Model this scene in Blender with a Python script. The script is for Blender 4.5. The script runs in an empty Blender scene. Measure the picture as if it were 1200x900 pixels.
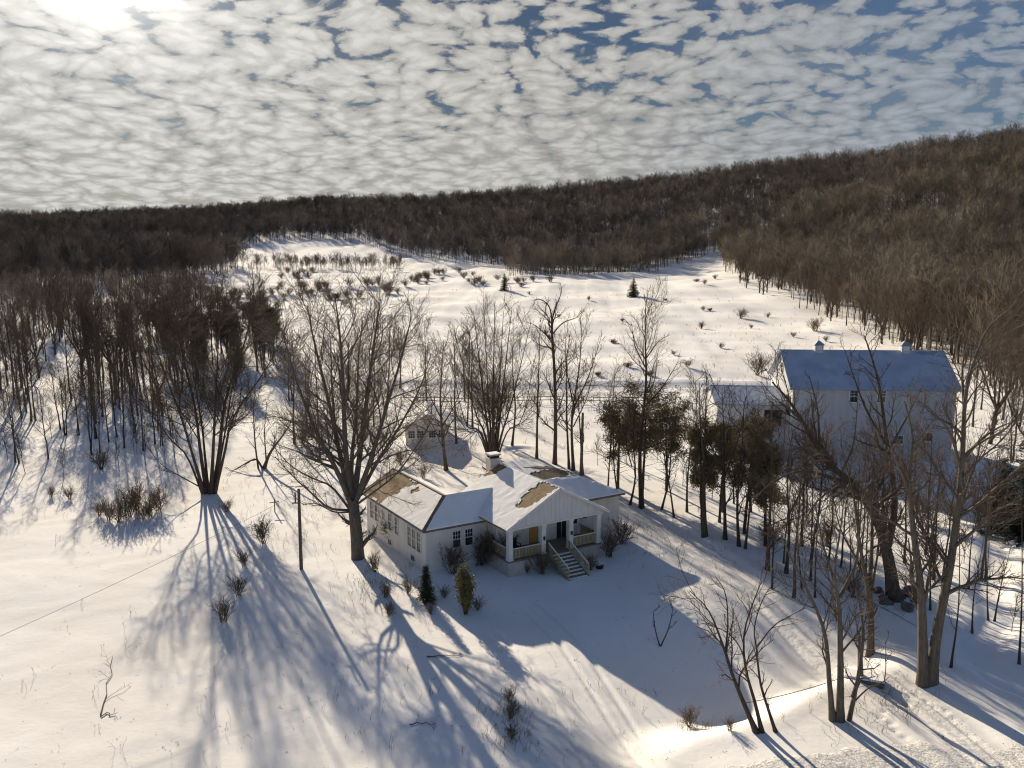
import bpy, bmesh, math, random
import numpy as np
from mathutils import Vector, Matrix
from mathutils.geometry import delaunay_2d_cdt

R = math.radians
scene = bpy.context.scene
C = scene.collection

# ------------------------------------------------------------------ camera
CAM_H, FPX, PITCH = 27.0, 1000.0, math.atan(180 / 1000)
cam_d = bpy.data.cameras.new('camera'); cam = bpy.data.objects.new('camera', cam_d); C.objects.link(cam)
cam.location = (0, 0, CAM_H); cam.rotation_euler = (math.pi / 2 - PITCH, 0, 0)
cam_d.sensor_width = 36; cam_d.lens = FPX / 1200 * 36
cam_d.clip_start = 0.5; cam_d.clip_end = 12000
scene.camera = cam

# ------------------------------------------------------------------ sun and sky
SUN_AZ, SUN_EL = R(24.5), R(18.5)          # azimuth to the left of the view, elevation
sd = Vector((-math.sin(SUN_AZ) * math.cos(SUN_EL), math.cos(SUN_AZ) * math.cos(SUN_EL), math.sin(SUN_EL)))
sun_d = bpy.data.lights.new('sun', 'SUN'); sun = bpy.data.objects.new('sun', sun_d); C.objects.link(sun)
sun_d.energy = 5.0; sun_d.angle = R(0.6); sun_d.color = (1.0, 0.855, 0.65)
sun.rotation_euler = sd.to_track_quat('Z', 'Y').to_euler(); sun.location = sd * 300

scene.view_settings.view_transform = 'Standard'; scene.view_settings.look = 'None'
scene.view_settings.gamma = 1; scene.view_settings.use_curve_mapping = False
scene.view_settings.exposure = 0.76
scene.cycles.filter_width = 1.15

world = bpy.data.worlds.new('World'); scene.world = world; world.use_nodes = True
wt = world.node_tree; wt.nodes.clear()
def wn(t, **k):
    n = wt.nodes.new(t)
    for a, b in k.items(): setattr(n, a, b)
    return n
def wl(a, b): wt.links.new(a, b)
def wmath(op, a, b=None, c=None, clamp=False):
    n = wn('ShaderNodeMath', operation=op, use_clamp=clamp)
    for i, v in enumerate((a, b, c)):
        if v is None: continue
        if isinstance(v, (int, float)): n.inputs[i].default_value = v
        else: wl(v, n.inputs[i])
    return n.outputs[0]
def wmap(v, a, b, c, d, smooth=True):
    n = wn('ShaderNodeMapRange'); n.interpolation_type = 'SMOOTHSTEP' if smooth else 'LINEAR'
    wl(v, n.inputs[0])
    for i, q in enumerate((a, b, c, d)): n.inputs[i + 1].default_value = q
    return n.outputs[0]
def wmix(f, a, b):
    n = wn('ShaderNodeMix', data_type='RGBA')
    if isinstance(f, (int, float)): n.inputs[0].default_value = f
    else: wl(f, n.inputs[0])
    for s, v in ((n.inputs[6], a), (n.inputs[7], b)):
        if isinstance(v, tuple): s.default_value = (*v, 1)
        else: wl(v, s)
    return n.outputs[2]
def wscale(col, f):
    n = wn('ShaderNodeVectorMath', operation='SCALE')
    if isinstance(col, tuple): n.inputs[0].default_value = col
    else: wl(col, n.inputs[0])
    if isinstance(f, (int, float)): n.inputs[3].default_value = f
    else: wl(f, n.inputs[3])
    return n.outputs[0]
sky = wn('ShaderNodeTexSky', sky_type='NISHITA'); sky.sun_disc = False
sky.sun_elevation = SUN_EL; sky.sun_rotation = -SUN_AZ; sky.air_density = 1.0; sky.dust_density = 0.6; sky.ozone_density = 1.5
tc = wn('ShaderNodeTexCoord'); sep = wn('ShaderNodeSeparateXYZ'); wl(tc.outputs['Generated'], sep.inputs[0])
zc = wmath('MAXIMUM', sep.outputs[2], 0.0)
den = wmath('ADD', zc, 0.26)
px_, py_ = wmath('DIVIDE', sep.outputs[0], den), wmath('DIVIDE', sep.outputs[1], den)
comb = wn('ShaderNodeCombineXYZ'); wl(px_, comb.inputs[0]); wl(py_, comb.inputs[1])
def wnoise(vec, scale, detail, rough=.5):
    n = wn('ShaderNodeTexNoise'); n.inputs['Scale'].default_value = scale; n.inputs['Detail'].default_value = detail
    n.inputs['Roughness'].default_value = rough; wl(vec, n.inputs['Vector']); return n
# altocumulus sheet: warped cells, a finer billow and a slow cover map
warp = wnoise(comb.outputs[0], 3.8, 4)
wv = wn('ShaderNodeVectorMath', operation='SCALE'); wl(warp.outputs['Color'], wv.inputs[0]); wv.inputs[3].default_value = 0.18
wa = wn('ShaderNodeVectorMath', operation='ADD'); wl(comb.outputs[0], wa.inputs[0]); wl(wv.outputs[0], wa.inputs[1])
mp = wn('ShaderNodeMapping'); mp.inputs['Rotation'].default_value = (0, 0, R(20)); mp.inputs['Scale'].default_value = (0.85, 0.8, 1)
wl(wa.outputs[0], mp.inputs[0])
def vor(scale, sm):
    v = wn('ShaderNodeTexVoronoi', feature='SMOOTH_F1', voronoi_dimensions='2D'); v.inputs['Scale'].default_value = scale
    v.inputs['Smoothness'].default_value = sm; wl(mp.outputs[0], v.inputs['Vector']); return v.outputs['Distance']
v1, v2 = vor(15.5, .2), vor(34.0, .2)
bil = wnoise(mp.outputs[0], 42, 7, .7).outputs['Fac']
cov = wnoise(comb.outputs[0], 0.55, 3).outputs['Fac']
streak = wnoise(mp.outputs[0], 2.6, 5, .62).outputs['Fac']
thin = wmap(wmath('ADD', sep.outputs[0], wmath('MULTIPLY', sep.outputs[2], 1.3)), 0.10, 0.72, 0.0, 1.0)
puff = wmath('SUBTRACT', wmath('SUBTRACT', 0.78, wmath('MULTIPLY', v1, 1.0)), wmath('MULTIPLY', v2, 0.42))
puff = wmath('ADD', puff, wmath('MULTIPLY', wmath('SUBTRACT', bil, 0.5), 0.95))
dens = wmath('ADD', puff, wmath('MULTIPLY', wmath('SUBTRACT', cov, 0.45), 0.9))
dens = wmath('ADD', dens, wmath('MULTIPLY', wmath('SUBTRACT', streak, 0.5), 1.15))
dens = wmath('SUBTRACT', dens, wmath('MULTIPLY', thin, 0.27))
low = wmap(sep.outputs[2], 0.02, 0.20, 0.30, 0.0)
dens = wmath('ADD', wmath('ADD', dens, 0.03), low)
mask = wmap(dens, -0.22, 0.10, 0.0, 1.0)
mask = wmath('MAXIMUM', mask, wmath('MULTIPLY', wmap(streak, 0.35, 0.75, 0.0, 0.75), thin))
clear = wmath('MAXIMUM', wmap(sep.outputs[2], 0.42, 0.75, 0.0, 1.0), wmap(sep.outputs[1], 0.35, -0.25, 0.0, 1.0))
mask = wmath('MULTIPLY', mask, wmath('SUBTRACT', 1.0, wmath('MULTIPLY', clear, 0.72)))
mask = wmath('MULTIPLY', mask, wmap(thin, 0.0, 1.0, 1.0, 0.86, False))
dot = wn('ShaderNodeVectorMath', operation='DOT_PRODUCT'); wl(tc.outputs['Generated'], dot.inputs[0]); dot.inputs[1].default_value = sd
dt = wmath('MAXIMUM', dot.outputs['Value'], 0.0)
glow_w = wmath('POWER', dt, 4.0); glow_n = wmath('POWER', dt, 80.0); glow_s = wmath('POWER', dt, 420.0)
body = wmap(wmath('ADD', puff, wmath('MULTIPLY', wmath('SUBTRACT', streak, 0.5), 0.5)), -0.12, 0.55, 0.72, 1.22, False)
lum = wmath('ADD', wmath('MULTIPLY', glow_w, 1.35), 1.30)
lum = wmath('MULTIPLY', lum, body)
lum = wmath('ADD', lum, wmath('MULTIPLY', glow_n, 0.9))
ccol = wmix(wmap(dt, 0.5, 0.92, 0, 1), (0.78, 0.91, 1.08), (1.0, 0.98, 0.925))
cloud = wscale(ccol, lum)
tint = wn('ShaderNodeVectorMath', operation='MULTIPLY'); wl(sky.outputs[0], tint.inputs[0]); tint.inputs[1].default_value = (0.105, 0.14, 0.20)
skyb = wscale(wscale(tint.outputs[0], wmap(dt, 0.6, 0.98, 1.0, 0.42)), wmath('ADD', 1.0, wmath('MULTIPLY', clear, 1.0)))
mixc = wmix(mask, skyb, cloud)
glare = wscale((1.0, 0.96, 0.88), wmath('ADD', wmath('MULTIPLY', glow_n, 0.5), wmath('MULTIPLY', glow_s, 24.0)))
addg = wn('ShaderNodeVectorMath', operation='ADD'); wl(mixc, addg.inputs[0]); wl(glare, addg.inputs[1])
bg = wn('ShaderNodeBackground'); bg.inputs['Strength'].default_value = 0.138; wl(addg.outputs[0], bg.inputs['Color'])
wo = wn('ShaderNodeOutputWorld'); wl(bg.outputs[0], wo.inputs[0])

# ------------------------------------------------------------------ terrain shape
def sst(a, b, x):
    t = np.clip((np.asarray(x, float) - a) / (b - a), 0, 1); return t * t * (3 - 2 * t)
_rs = np.random.RandomState(5)
_waves = [(2 * math.pi / L, a, _rs.rand() * 6.28, _rs.rand() * 6.28, A) for L, A in
          ((95, .35), (60, .28), (38, .16), (23, .09), (14, .055), (9, .035), (6, .022), (4.1, .013)) for a in _rs.rand(3) * 3.14]
def undul(x, y):
    z = np.zeros_like(x)
    for k, a, p, q, A in _waves:
        z += A * np.sin(k * (x * math.cos(a) + y * math.sin(a)) + p + .8 * np.sin(k * .43 * (y * math.cos(a) - x * math.sin(a)) + q))
    return z
AZ = np.array([-180, -70, -45, -31, -20, -12.4, -5.7, 2.3, 9.1, 15.6, 21.8, 26.6, 31, 45, 70, 180.])
EL = np.array([.3, .6, .75, .5, 1.0, 1.7, 1.75, 2.3, 2.85, 3.6, 4.05, 4.6, 5.0, 5.3, 4, .3])
RR = np.array([1600, 1600, 1600, 1600, 1600, 1550, 1450, 1300, 1250, 1150, 1080, 1020, 980, 950, 950, 1600.])
R0 = np.array([700, 700, 700, 640, 640, 610, 620, 600, 560, 480, 420, 370, 330, 300, 300, 700.])
def seg_dist(x, y, pts):
    d = np.full(x.shape, 1e9)
    for (ax, ay), (bx, by) in zip(pts[:-1], pts[1:]):
        vx, vy = bx - ax, by - ay; L = vx * vx + vy * vy + 1e-9
        t = np.clip(((x - ax) * vx + (y - ay) * vy) / L, 0, 1)
        d = np.minimum(d, np.hypot(x - ax - t * vx, y - ay - t * vy))
    return d
def flat(px, py, z=0.0):
    a, b = (px - 600) / FPX, (py - 450) / FPX
    d = (a, math.cos(PITCH) - b * math.sin(PITCH), -math.sin(PITCH) - b * math.cos(PITCH))
    t = (z - CAM_H) / d[2]
    return d[0] * t, d[1] * t
DRIVE = [flat(*q) for q in ((610, 530), (690, 566), (745, 597), (800, 634), (850, 668), (905, 710), (960, 752), (1010, 784), (1090, 842), (1160, 900))]
LAWN_TRACKS = [[flat(*q) for q in s] for s in (((612, 712), (655, 752), (690, 800), (730, 860), (760, 905)), ((630, 706), (676, 745), (716, 800), (750, 850), (775, 880)),
                                              ((585, 740), (625, 790), (665, 850), (690, 905)))]
BANK = [flat(*q) for q in ((742, 1010), (765, 925), (785, 885), (812, 868), (862, 858), (905, 846), (950, 822), (1000, 803), (1035, 790), (1075, 772), (1120, 775), (1170, 800), (1260, 850))]
STREAM = [flat(*q) for q in ((1230, 570), (1185, 600), (1168, 625), (1172, 655), (1160, 690), (1172, 725), (1145, 765), (1175, 800), (1260, 830))]
LANE = [flat(*q) for q in ((440, 452), (560, 455), (700, 454), (850, 452), (930, 452))]
HX, HY = -0.27, 63.63
TRAILS = [[flat(*q) for q in t] for t in (((668, 690), (700, 676), (742, 655), (790, 648)), ((880, 760), (830, 740), (790, 700), (745, 690)), ((1060, 880), (1030, 850), (1070, 820), (1130, 850)))]
def foot_trail(x, y, pts):
    dz = np.zeros(x.shape); s0 = 0
    for (ax, ay), (bx, by) in zip(pts[:-1], pts[1:]):
        vx, vy = bx - ax, by - ay; L = math.hypot(vx, vy)
        t = ((x - ax) * vx + (y - ay) * vy) / L; c = ((x - ax) * vy - (y - ay) * vx) / L
        ok = (t > 0) & (t < L) & (np.abs(c) < .8)
        if ok.any():
            st = (s0 + t[ok]) / .62; wob = .12 * np.sin(st * .9) + .10 * np.where(np.floor(st) % 2 == 0, 1, -1)
            dz[ok] -= .10 * np.exp(-((c[ok] - wob) / .14) ** 2) * np.exp(-(((st % 1) - .5) / .26) ** 2)
        s0 += L
    return dz
def T(x, y):
    x = np.asarray(x, float); y = np.asarray(y, float)
    r = np.hypot(x, y)
    az = np.degrees(np.arctan2(x, y))
    rr, r0, el = np.interp(az, AZ, RR), np.interp(az, AZ, R0), np.interp(az, AZ, EL)
    hr = CAM_H + rr * np.tan(np.radians(el)) / 1.0 - 6
    t = np.clip((r - r0) / (rr - r0), 0, 1.0)
    hill = np.maximum(hr, 4) * (0.55 * t ** 1.25 + 0.45 * sst(0, 1, t))
    hill = hill - np.clip(r - rr, 0, 900) * 0.10
    # a nearer shoulder of the hillside on the right
    hill = hill + 16 * np.exp(-((r - 640) / 170) ** 2) * sst(8, 30, az)
    k = np.clip((r - 75) / 120, 0.18, 1.0)
    z = undul(x, y) * k * np.clip(1 + (r - 250) / 600, 1, 1.6) + hill
    z = z + .9 * sst(120, 420, r) * np.sin(r / 62 + az / 9)
    near = (r < 330)
    if near.any():
        xs, ys = x[near], y[near]; dz = np.zeros(xs.shape)
        # drift texture on the lawn
        dz += .012 * np.sin(xs * .9 + 2 * np.sin(ys * .7)) * np.sin(ys * 1.3 + 1.5 * np.sin(xs * .5))
        d = seg_dist(xs, ys, DRIVE)
        dz += -.16 * (1 - sst(1.6, 2.3, d)) + .12 * np.exp(-((d - 2.6) / .45) ** 2)
        dz += -.16 * np.exp(-((d - .8) / .22) ** 2) + .05 * np.exp(-((d - .35) / .2) ** 2)
        for s in LAWN_TRACKS:
            d = seg_dist(xs, ys, s)
            dz += -.11 * np.exp(-(d / .18) ** 2) + .04 * np.exp(-((d - .34) / .12) ** 2)
        for s in TRAILS: dz += foot_trail(xs, ys, s)
        # roadside embankment
        d = seg_dist(xs, ys, BANK)
        bx, by = np.array([p[0] for p in BANK]), np.array([p[1] for p in BANK])
        side = np.where((ys < np.interp(xs, bx, by)) & (xs > bx[0]), 1, -1)
        tap = (1 - .8 * sst(20, 29, xs)) * (.30 + .70 * sst(8, 15, xs))
        dz += tap * (.5 * sst(-2.6, .6, d * side) + .06 * np.exp(-((d * side - .7) / .7) ** 2))
        # the lawn falls away into a hollow between the house and the bank
        dz -= 1.7 * sst(0, 13, 61.5 - ys) * sst(1, 14, xs) * (1 - sst(19, 26, xs)) * (1 - sst(-3.6, .5, d * side))
        d = seg_dist(xs, ys, STREAM)
        dz += -.35 * (1 - sst(.4, 1.7, d)) + .06 * np.exp(-((d - 2.2) / .6) ** 2)
        d = seg_dist(xs, ys, LANE)
        dz += -.35 * (1 - sst(1.4, 3.4, d)) + .4 * np.exp(-((d - 4.2) / 1.2) ** 2)
        # level ground under the house
        hd = np.hypot(xs - (HX + 1.5), ys - (HY + 6.5))
        z[near] = z[near] * (1 - .9 * (1 - sst(10, 17, hd))) + dz
    return z
def G(x, y): return float(T(np.array([x]), np.array([y]))[0])
def at(px, py):
    """ground point seen at a place in the survey photograph (1200 x 900)"""
    a, b = (px - 600) / FPX, (py - 450) / FPX
    d = np.array((a, math.cos(PITCH) - b * math.sin(PITCH), -math.sin(PITCH) - b * math.cos(PITCH)))
    ts = 30.0 * 1.035 ** np.arange(140)
    below = CAM_H + d[2] * ts < T(d[0] * ts, d[1] * ts)
    k = int(np.argmax(below)) if below.any() else len(ts) - 1
    lo, hi = ts[max(k - 1, 0)], ts[k]
    for _ in range(3):
        q = np.linspace(lo, hi, 12); bl = CAM_H + d[2] * q < T(d[0] * q, d[1] * q); bl[-1] = True
        k = max(1, int(np.argmax(bl))); lo, hi = q[k - 1], q[k]
    x, y = d[0] * hi, d[1] * hi
    return Vector((x, y, G(x, y)))

# ------------------------------------------------------------------ materials
def mat(name, col, rough=.8, var=.12, scale=3.0, col2=None, bump=0.0, bscale=20, rnd=0.0, stretch=(1, 1, 1), spec=.3, detail=4):
    m = bpy.data.materials.new(name); m.use_nodes = True
    nt = m.node_tree; b = nt.nodes['Principled BSDF']
    b.inputs['Roughness'].default_value = rough; b.inputs['Specular IOR Level'].default_value = spec
    tcn = nt.nodes.new('ShaderNodeTexCoord'); mpn = nt.nodes.new('ShaderNodeMapping'); mpn.inputs['Scale'].default_value = stretch
    nt.links.new(tcn.outputs['Object'], mpn.inputs[0])
    n = nt.nodes.new('ShaderNodeTexNoise'); n.inputs['Scale'].default_value = scale; n.inputs['Detail'].default_value = detail
    nt.links.new(mpn.outputs[0], n.inputs['Vector'])
    c2 = col2 or tuple(max(0, c * (1 - 2.2 * var)) for c in col)
    ramp = nt.nodes.new('ShaderNodeMapRange'); ramp.inputs[1].default_value = .32; ramp.inputs[2].default_value = .68
    nt.links.new(n.outputs['Fac'], ramp.inputs[0])
    mx = nt.nodes.new('ShaderNodeMix'); mx.data_type = 'RGBA'
    mx.inputs[6].default_value = (*col, 1); mx.inputs[7].default_value = (*c2, 1); nt.links.new(ramp.outputs[0], mx.inputs[0])
    out = mx.outputs[2]
    if rnd:
        oi = nt.nodes.new('ShaderNodeObjectInfo'); mr = nt.nodes.new('ShaderNodeMapRange')
        mr.inputs[3].default_value = 1 - rnd; mr.inputs[4].default_value = 1 + rnd
        nt.links.new(oi.outputs['Random'], mr.inputs[0])
        vm = nt.nodes.new('ShaderNodeVectorMath'); vm.operation = 'SCALE'
        nt.links.new(out, vm.inputs[0]); nt.links.new(mr.outputs[0], vm.inputs[3]); out = vm.outputs[0]
    nt.links.new(out, b.inputs['Base Color'])
    if bump:
        bn = nt.nodes.new('ShaderNodeTexNoise'); bn.inputs['Scale'].default_value = bscale; bn.inputs['Detail'].default_value = 6
        nt.links.new(mpn.outputs[0], bn.inputs['Vector'])
        bp = nt.nodes.new('ShaderNodeBump'); bp.inputs['Strength'].default_value = bump; bp.inputs['Distance'].default_value = .05
        nt.links.new(bn.outputs['Fac'], bp.inputs['Height']); nt.links.new(bp.outputs[0], b.inputs['Normal'])
    return m
def patchy(m, scale=.012, lo=.62, hi=1.45):
    """stands of different species: tone varies with where a tree grows"""
    nt = m.node_tree; b = nt.nodes['Principled BSDF']; src = b.inputs['Base Color'].links[0].from_socket
    oi = nt.nodes.new('ShaderNodeObjectInfo'); n = nt.nodes.new('ShaderNodeTexNoise'); n.inputs['Scale'].default_value = scale; n.inputs['Detail'].default_value = 4
    nt.links.new(oi.outputs['Location'], n.inputs['Vector'])
    mr = nt.nodes.new('ShaderNodeMapRange')
    for i, q in enumerate((.36, .64, lo, hi)): mr.inputs[i + 1].default_value = q
    nt.links.new(n.outputs['Fac'], mr.inputs[0])
    vm = nt.nodes.new('ShaderNodeVectorMath'); vm.operation = 'SCALE'; nt.links.new(src, vm.inputs[0]); nt.links.new(mr.outputs[0], vm.inputs[3])
    nt.links.new(vm.outputs[0], b.inputs['Base Color'])
def snow_mat(name, grit=0.0):
    m = bpy.data.materials.new(name); m.use_nodes = True
    nt = m.node_tree; b = nt.nodes['Principled BSDF']
    b.inputs['Roughness'].default_value = .9; b.inputs['Specular IOR Level'].default_value = .03
    tcn = nt.nodes.new('ShaderNodeTexCoord')
    def noise(s, d, r=.55):
        n = nt.nodes.new('ShaderNodeTexNoise'); n.inputs['Scale'].default_value = s; n.inputs['Detail'].default_value = d
        n.inputs['Roughness'].default_value = r
        nt.links.new(tcn.outputs['Object'], n.inputs['Vector']); return n.outputs['Fac']
    def mrange(v, a, c, lo, hi):
        n = nt.nodes.new('ShaderNodeMapRange'); nt.links.new(v, n.inputs[0])
        for i, q in enumerate((a, c, lo, hi)): n.inputs[i + 1].default_value = q
        return n.outputs[0]
    def mixc(f, a, c):
        n = nt.nodes.new('ShaderNodeMix'); n.data_type = 'RGBA'; nt.links.new(f, n.inputs[0])
        for s, v in ((n.inputs[6], a), (n.inputs[7], c)):
            if isinstance(v, tuple): s.default_value = (*v, 1)
            else: nt.links.new(v, s)
        return n.outputs[2]
    base = mixc(mrange(noise(.07, 6), .40, .72, 0, 1), (.88, .875, .865), (.76, .735, .69))
    # sparse stubble and leaf litter showing through
    speck = mrange(noise(5.5, 3, .7), .70, .78, 0, 1)
    patch = mrange(noise(.16, 4), .5, .68, 0, .55 if not grit else .9)
    mm = nt.nodes.new('ShaderNodeMath'); mm.operation = 'MULTIPLY'; nt.links.new(speck, mm.inputs[0]); nt.links.new(patch, mm.inputs[1])
    base = mixc(mm.outputs[0], base, (.24, .18, .12))
    if grit:
        g = mrange(noise(9, 5, .75), .45, .62, 0, grit)
        base = mixc(g, base, (.20, .18, .16))
    nt.links.new(base, b.inputs['Base Color'])
    h = nt.nodes.new('ShaderNodeMath'); h.operation = 'MULTIPLY_ADD'; h.inputs[1].default_value = .35
    h2 = nt.nodes.new('ShaderNodeMath'); h2.operation = 'MULTIPLY_ADD'; h2.inputs[1].default_value = .16
    nt.links.new(noise(11, 4, .6), h2.inputs[0]); nt.links.new(noise(.7, 6, .6), h2.inputs[2])
    nt.links.new(noise(3.2, 5), h.inputs[0]); nt.links.new(h2.outputs[0], h.inputs[2])
    bp = nt.nodes.new('ShaderNodeBump'); bp.inputs['Strength'].default_value = .26 if not grit else .9; bp.inputs['Distance'].default_value = .12
    nt.links.new(h.outputs[0], bp.inputs['Height']); nt.links.new(bp.outputs[0], b.inputs['Normal'])
    return m
M = {}
M['snow'] = snow_mat('snow'); M['grit_snow'] = snow_mat('grit_snow', .75)
M['drive_snow'] = snow_mat('drive_snow', .22)
M['roof_snow'] = mat('roof_snow', (.91, .905, .895), .9, .02, 1.2, bump=.3, bscale=3, spec=.03)
M['bark'] = mat('bark', (.115, .088, .066), .95, .25, 4, bump=.7, bscale=14, rnd=.22, stretch=(3, 3, .5))
M['grey_bark'] = mat('grey_bark', (.175, .148, .118), .95, .22, 4, bump=.7, bscale=14, rnd=.12, stretch=(3, 3, .5))
M['twig'] = mat('twig', (.135, .100, .074), .9, .12, 1.5, rnd=.25)
M['pale_twig'] = mat('pale_twig', (.20, .152, .112), .9, .12, 1.5, rnd=.2)
M['far_wood'] = mat('far_wood', (.155, .126, .104), .95, .18, .35, rnd=.55)
M['olive_wood'] = mat('olive_wood', (.19, .158, .118), .95, .15, .35, rnd=.45)
patchy(M['far_wood']); patchy(M['olive_wood'], .016)
M['pine'] = mat('pine', (.24, .175, .078), .8, .2, 1.3, rnd=.2, col2=(.12, .108, .048))
M['spruce'] = mat('spruce', (.030, .040, .022), .85, .2, 2, rnd=.2)
M['yellow_leaf'] = mat('yellow_leaf', (.24, .20, .065), .7, .2, 1.2, col2=(.09, .095, .03))
M['arbor'] = mat('arbor', (.035, .05, .02), .8, .2, 3)
M['dry'] = mat('dry', (.235, .165, .10), .95, .2, 3, rnd=.2)
M['siding'] = mat('siding', (.79, .75, .685), .75, .085, .9, bump=.12, bscale=9, stretch=(1, 1, .4))
M['trim'] = mat('trim', (.76, .74, .70), .6, .04, 2)
M['board'] = mat('board', (.76, .74, .70), .75, .06, 2.5, stretch=(1.5, 1.5, .25))
M['concrete'] = mat('concrete', (.48, .46, .43), .9, .1, 1.4, bump=.3, bscale=10)
M['shingle'] = mat('shingle', (.30, .205, .115), .9, .2, 2.2, bump=.5, bscale=22, stretch=(1, 1, 3))
M['dark_shingle'] = mat('dark_shingle', (.10, .08, .06), .9, .25, 1.8, bump=.5, bscale=22, stretch=(3, .6, 1))
M['fascia'] = mat('fascia', (.22, .19, .165), .8, .15, 3)
M['dark'] = mat('dark', (.02, .02, .022), .5, .1, 3)
M['door_wood'] = mat('door_wood', (.50, .28, .07), .5, .12, 3, stretch=(3, 3, .4))
M['rail'] = mat('rail', (.42, .37, .22), .75, .12, 3, stretch=(1, 1, .5))
M['wood_grey'] = mat('wood_grey', (.25, .22, .18), .85, .2, 3, stretch=(1, 1, 1))
M['pole'] = mat('pole', (.17, .135, .105), .9, .2, 4, stretch=(3, 3, .4))
M['stone'] = mat('stone', (.20, .18, .155), .9, .2, 2, bump=.7, bscale=6)
M['barn'] = mat('barn', (.52, .53, .545), .8, .07, .6, bump=.2, bscale=8, stretch=(3, 3, .25))
M['barn_roof'] = mat('barn_roof', (.33, .38, .46), .5, .14, .35, bump=.15, bscale=4)
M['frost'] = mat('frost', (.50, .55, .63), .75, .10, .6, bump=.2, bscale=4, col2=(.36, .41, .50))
M['wire'] = mat('wire', (.08, .07, .06), .6, .1, 3)
M['brick'] = mat('brick', (.62, .58, .53), .9, .1, 3, bump=.4, bscale=12)
M['copper'] = mat('copper', (.12, .10, .085), .6, .1, 3)
M['water'] = mat('water', (.02, .025, .03), .08, .1, 1)
mg = bpy.data.materials.new('glass_dark'); mg.use_nodes = True
_b = mg.node_tree.nodes['Principled BSDF']; _b.inputs['Base Color'].default_value = (.025, .028, .035, 1); _b.inputs['Roughness'].default_value = .06
M['glass'] = mg

# ------------------------------------------------------------------ object helpers
def link(o): C.objects.link(o); return o
def empty(name, loc=(0, 0, 0), rz=0.0, label=None, cat=None, group=None):
    o = bpy.data.objects.new(name, None); link(o); o.location = loc; o.rotation_euler = (0, 0, rz); o.empty_display_size = .3
    tag(o, label, cat, group); return o
def tag(o, label=None, cat=None, group=None, kind=None):
    if label: o['label'] = label
    if cat: o['category'] = cat
    if group: o['group'] = group
    if kind: o['kind'] = kind
    return o
def np_mesh(name, V, F, m, smooth=False):
    me = bpy.data.meshes.new(name); V = np.asarray(V, np.float32)
    me.vertices.add(len(V)); me.vertices.foreach_set('co', V.ravel())
    F = np.asarray(F, np.int32); n, k = F.shape
    me.loops.add(n * k); me.loops.foreach_set('vertex_index', F.ravel())
    me.polygons.add(n); me.polygons.foreach_set('loop_start', np.arange(0, n * k, k, dtype=np.int32))
    me.polygons.foreach_set('loop_total', np.full(n, k, np.int32))
    if smooth: me.polygons.foreach_set('use_smooth', np.ones(n, bool))
    me.materials.append(m); me.update(calc_edges=True); me.validate()
    return me
def mesh_obj(name, me, parent=None, loc=None):
    o = bpy.data.objects.new(name, me); link(o)
    if parent is not None: o.parent = parent
    if loc is not None: o.location = loc
    return o
class MB:
    """collects boxes, prisms and tubes into one mesh"""
    def __init__(s, xf=None): s.v, s.f, s.xf = [], [], xf
    def add(s, V, F):
        k = len(s.v); s.v += [tuple(v) for v in V]; s.f += [tuple(i + k for i in f) for f in F]; return s
    def box(s, x0, x1, y0, y1, z0, z1):
        return s.add([(x, y, z) for z in (z0, z1) for y in (y0, y1) for x in (x0, x1)],
                     [(0, 2, 3, 1), (4, 5, 7, 6), (0, 1, 5, 4), (2, 6, 7, 3), (0, 4, 6, 2), (1, 3, 7, 5)])
    def bar(s, a, b, w, h=None):
        a, b = Vector(a), Vector(b); h = h or w; d = (b - a).normalized()
        side = d.cross(Vector((0, 0, 1)))
        side = side.normalized() if side.length > .05 else Vector((1, 0, 0))
        up = side.cross(d).normalized()
        V = [p + side * (w / 2 * i) + up * (h / 2 * j) for p in (a, b) for i, j in ((-1, -1), (1, -1), (1, 1), (-1, 1))]
        return s.add(V, [(0, 1, 2, 3), (7, 6, 5, 4), (0, 4, 5, 1), (1, 5, 6, 2), (2, 6, 7, 3), (3, 7, 4, 0)])
    def tube(s, pts, r, k=8):
        P = np.array([pts], float); rr = np.array([r if hasattr(r, '__len__') else [r] * len(pts)], float)
        V, F = tubes(P, rr, k); return s.add(V, F.tolist())
    def slab(s, poly, th):
        n = Vector((0, 0, 0)); P = [Vector(p) for p in poly]
        for i in range(len(P)): n += P[i].cross(P[(i + 1) % len(P)])
        n.normalize()
        if n.z < 0: P.reverse(); n = -n
        k = len(P); V = [p for p in P] + [p - Vector((0, 0, th)) for p in P]
        F = [tuple(range(k)), tuple(range(2 * k - 1, k - 1, -1))] + [(i, i + k, (i + 1) % k + k, (i + 1) % k) for i in range(k)]
        return s.add(V, F)
    def prism(s, poly_xz, y0, y1):
        k = len(poly_xz); V = [(x, y0, z) for x, z in poly_xz] + [(x, y1, z) for x, z in poly_xz]
        return s.add(V, [tuple(range(k)), tuple(range(2 * k - 1, k - 1, -1))] + [(i, i + k, (i + 1) % k + k, (i + 1) % k) for i in range(k)])
    def build(s, name, m, parent=None, smooth=False, bev=0):
        V = [s.xf(*v) for v in s.v] if s.xf else s.v
        me = bpy.data.meshes.new(name); me.from_pydata(V, [], s.f); me.materials.append(m)
        bm = bmesh.new(); bm.from_mesh(me); bmesh.ops.recalc_face_normals(bm, faces=bm.faces)
        if bev: bmesh.ops.bevel(bm, geom=bm.edges[:], offset=bev, segments=2, affect='EDGES')
        bm.to_mesh(me); bm.free()
        if smooth: me.polygons.foreach_set('use_smooth', [True] * len(me.polygons))
        return mesh_obj(name, me, parent)
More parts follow.
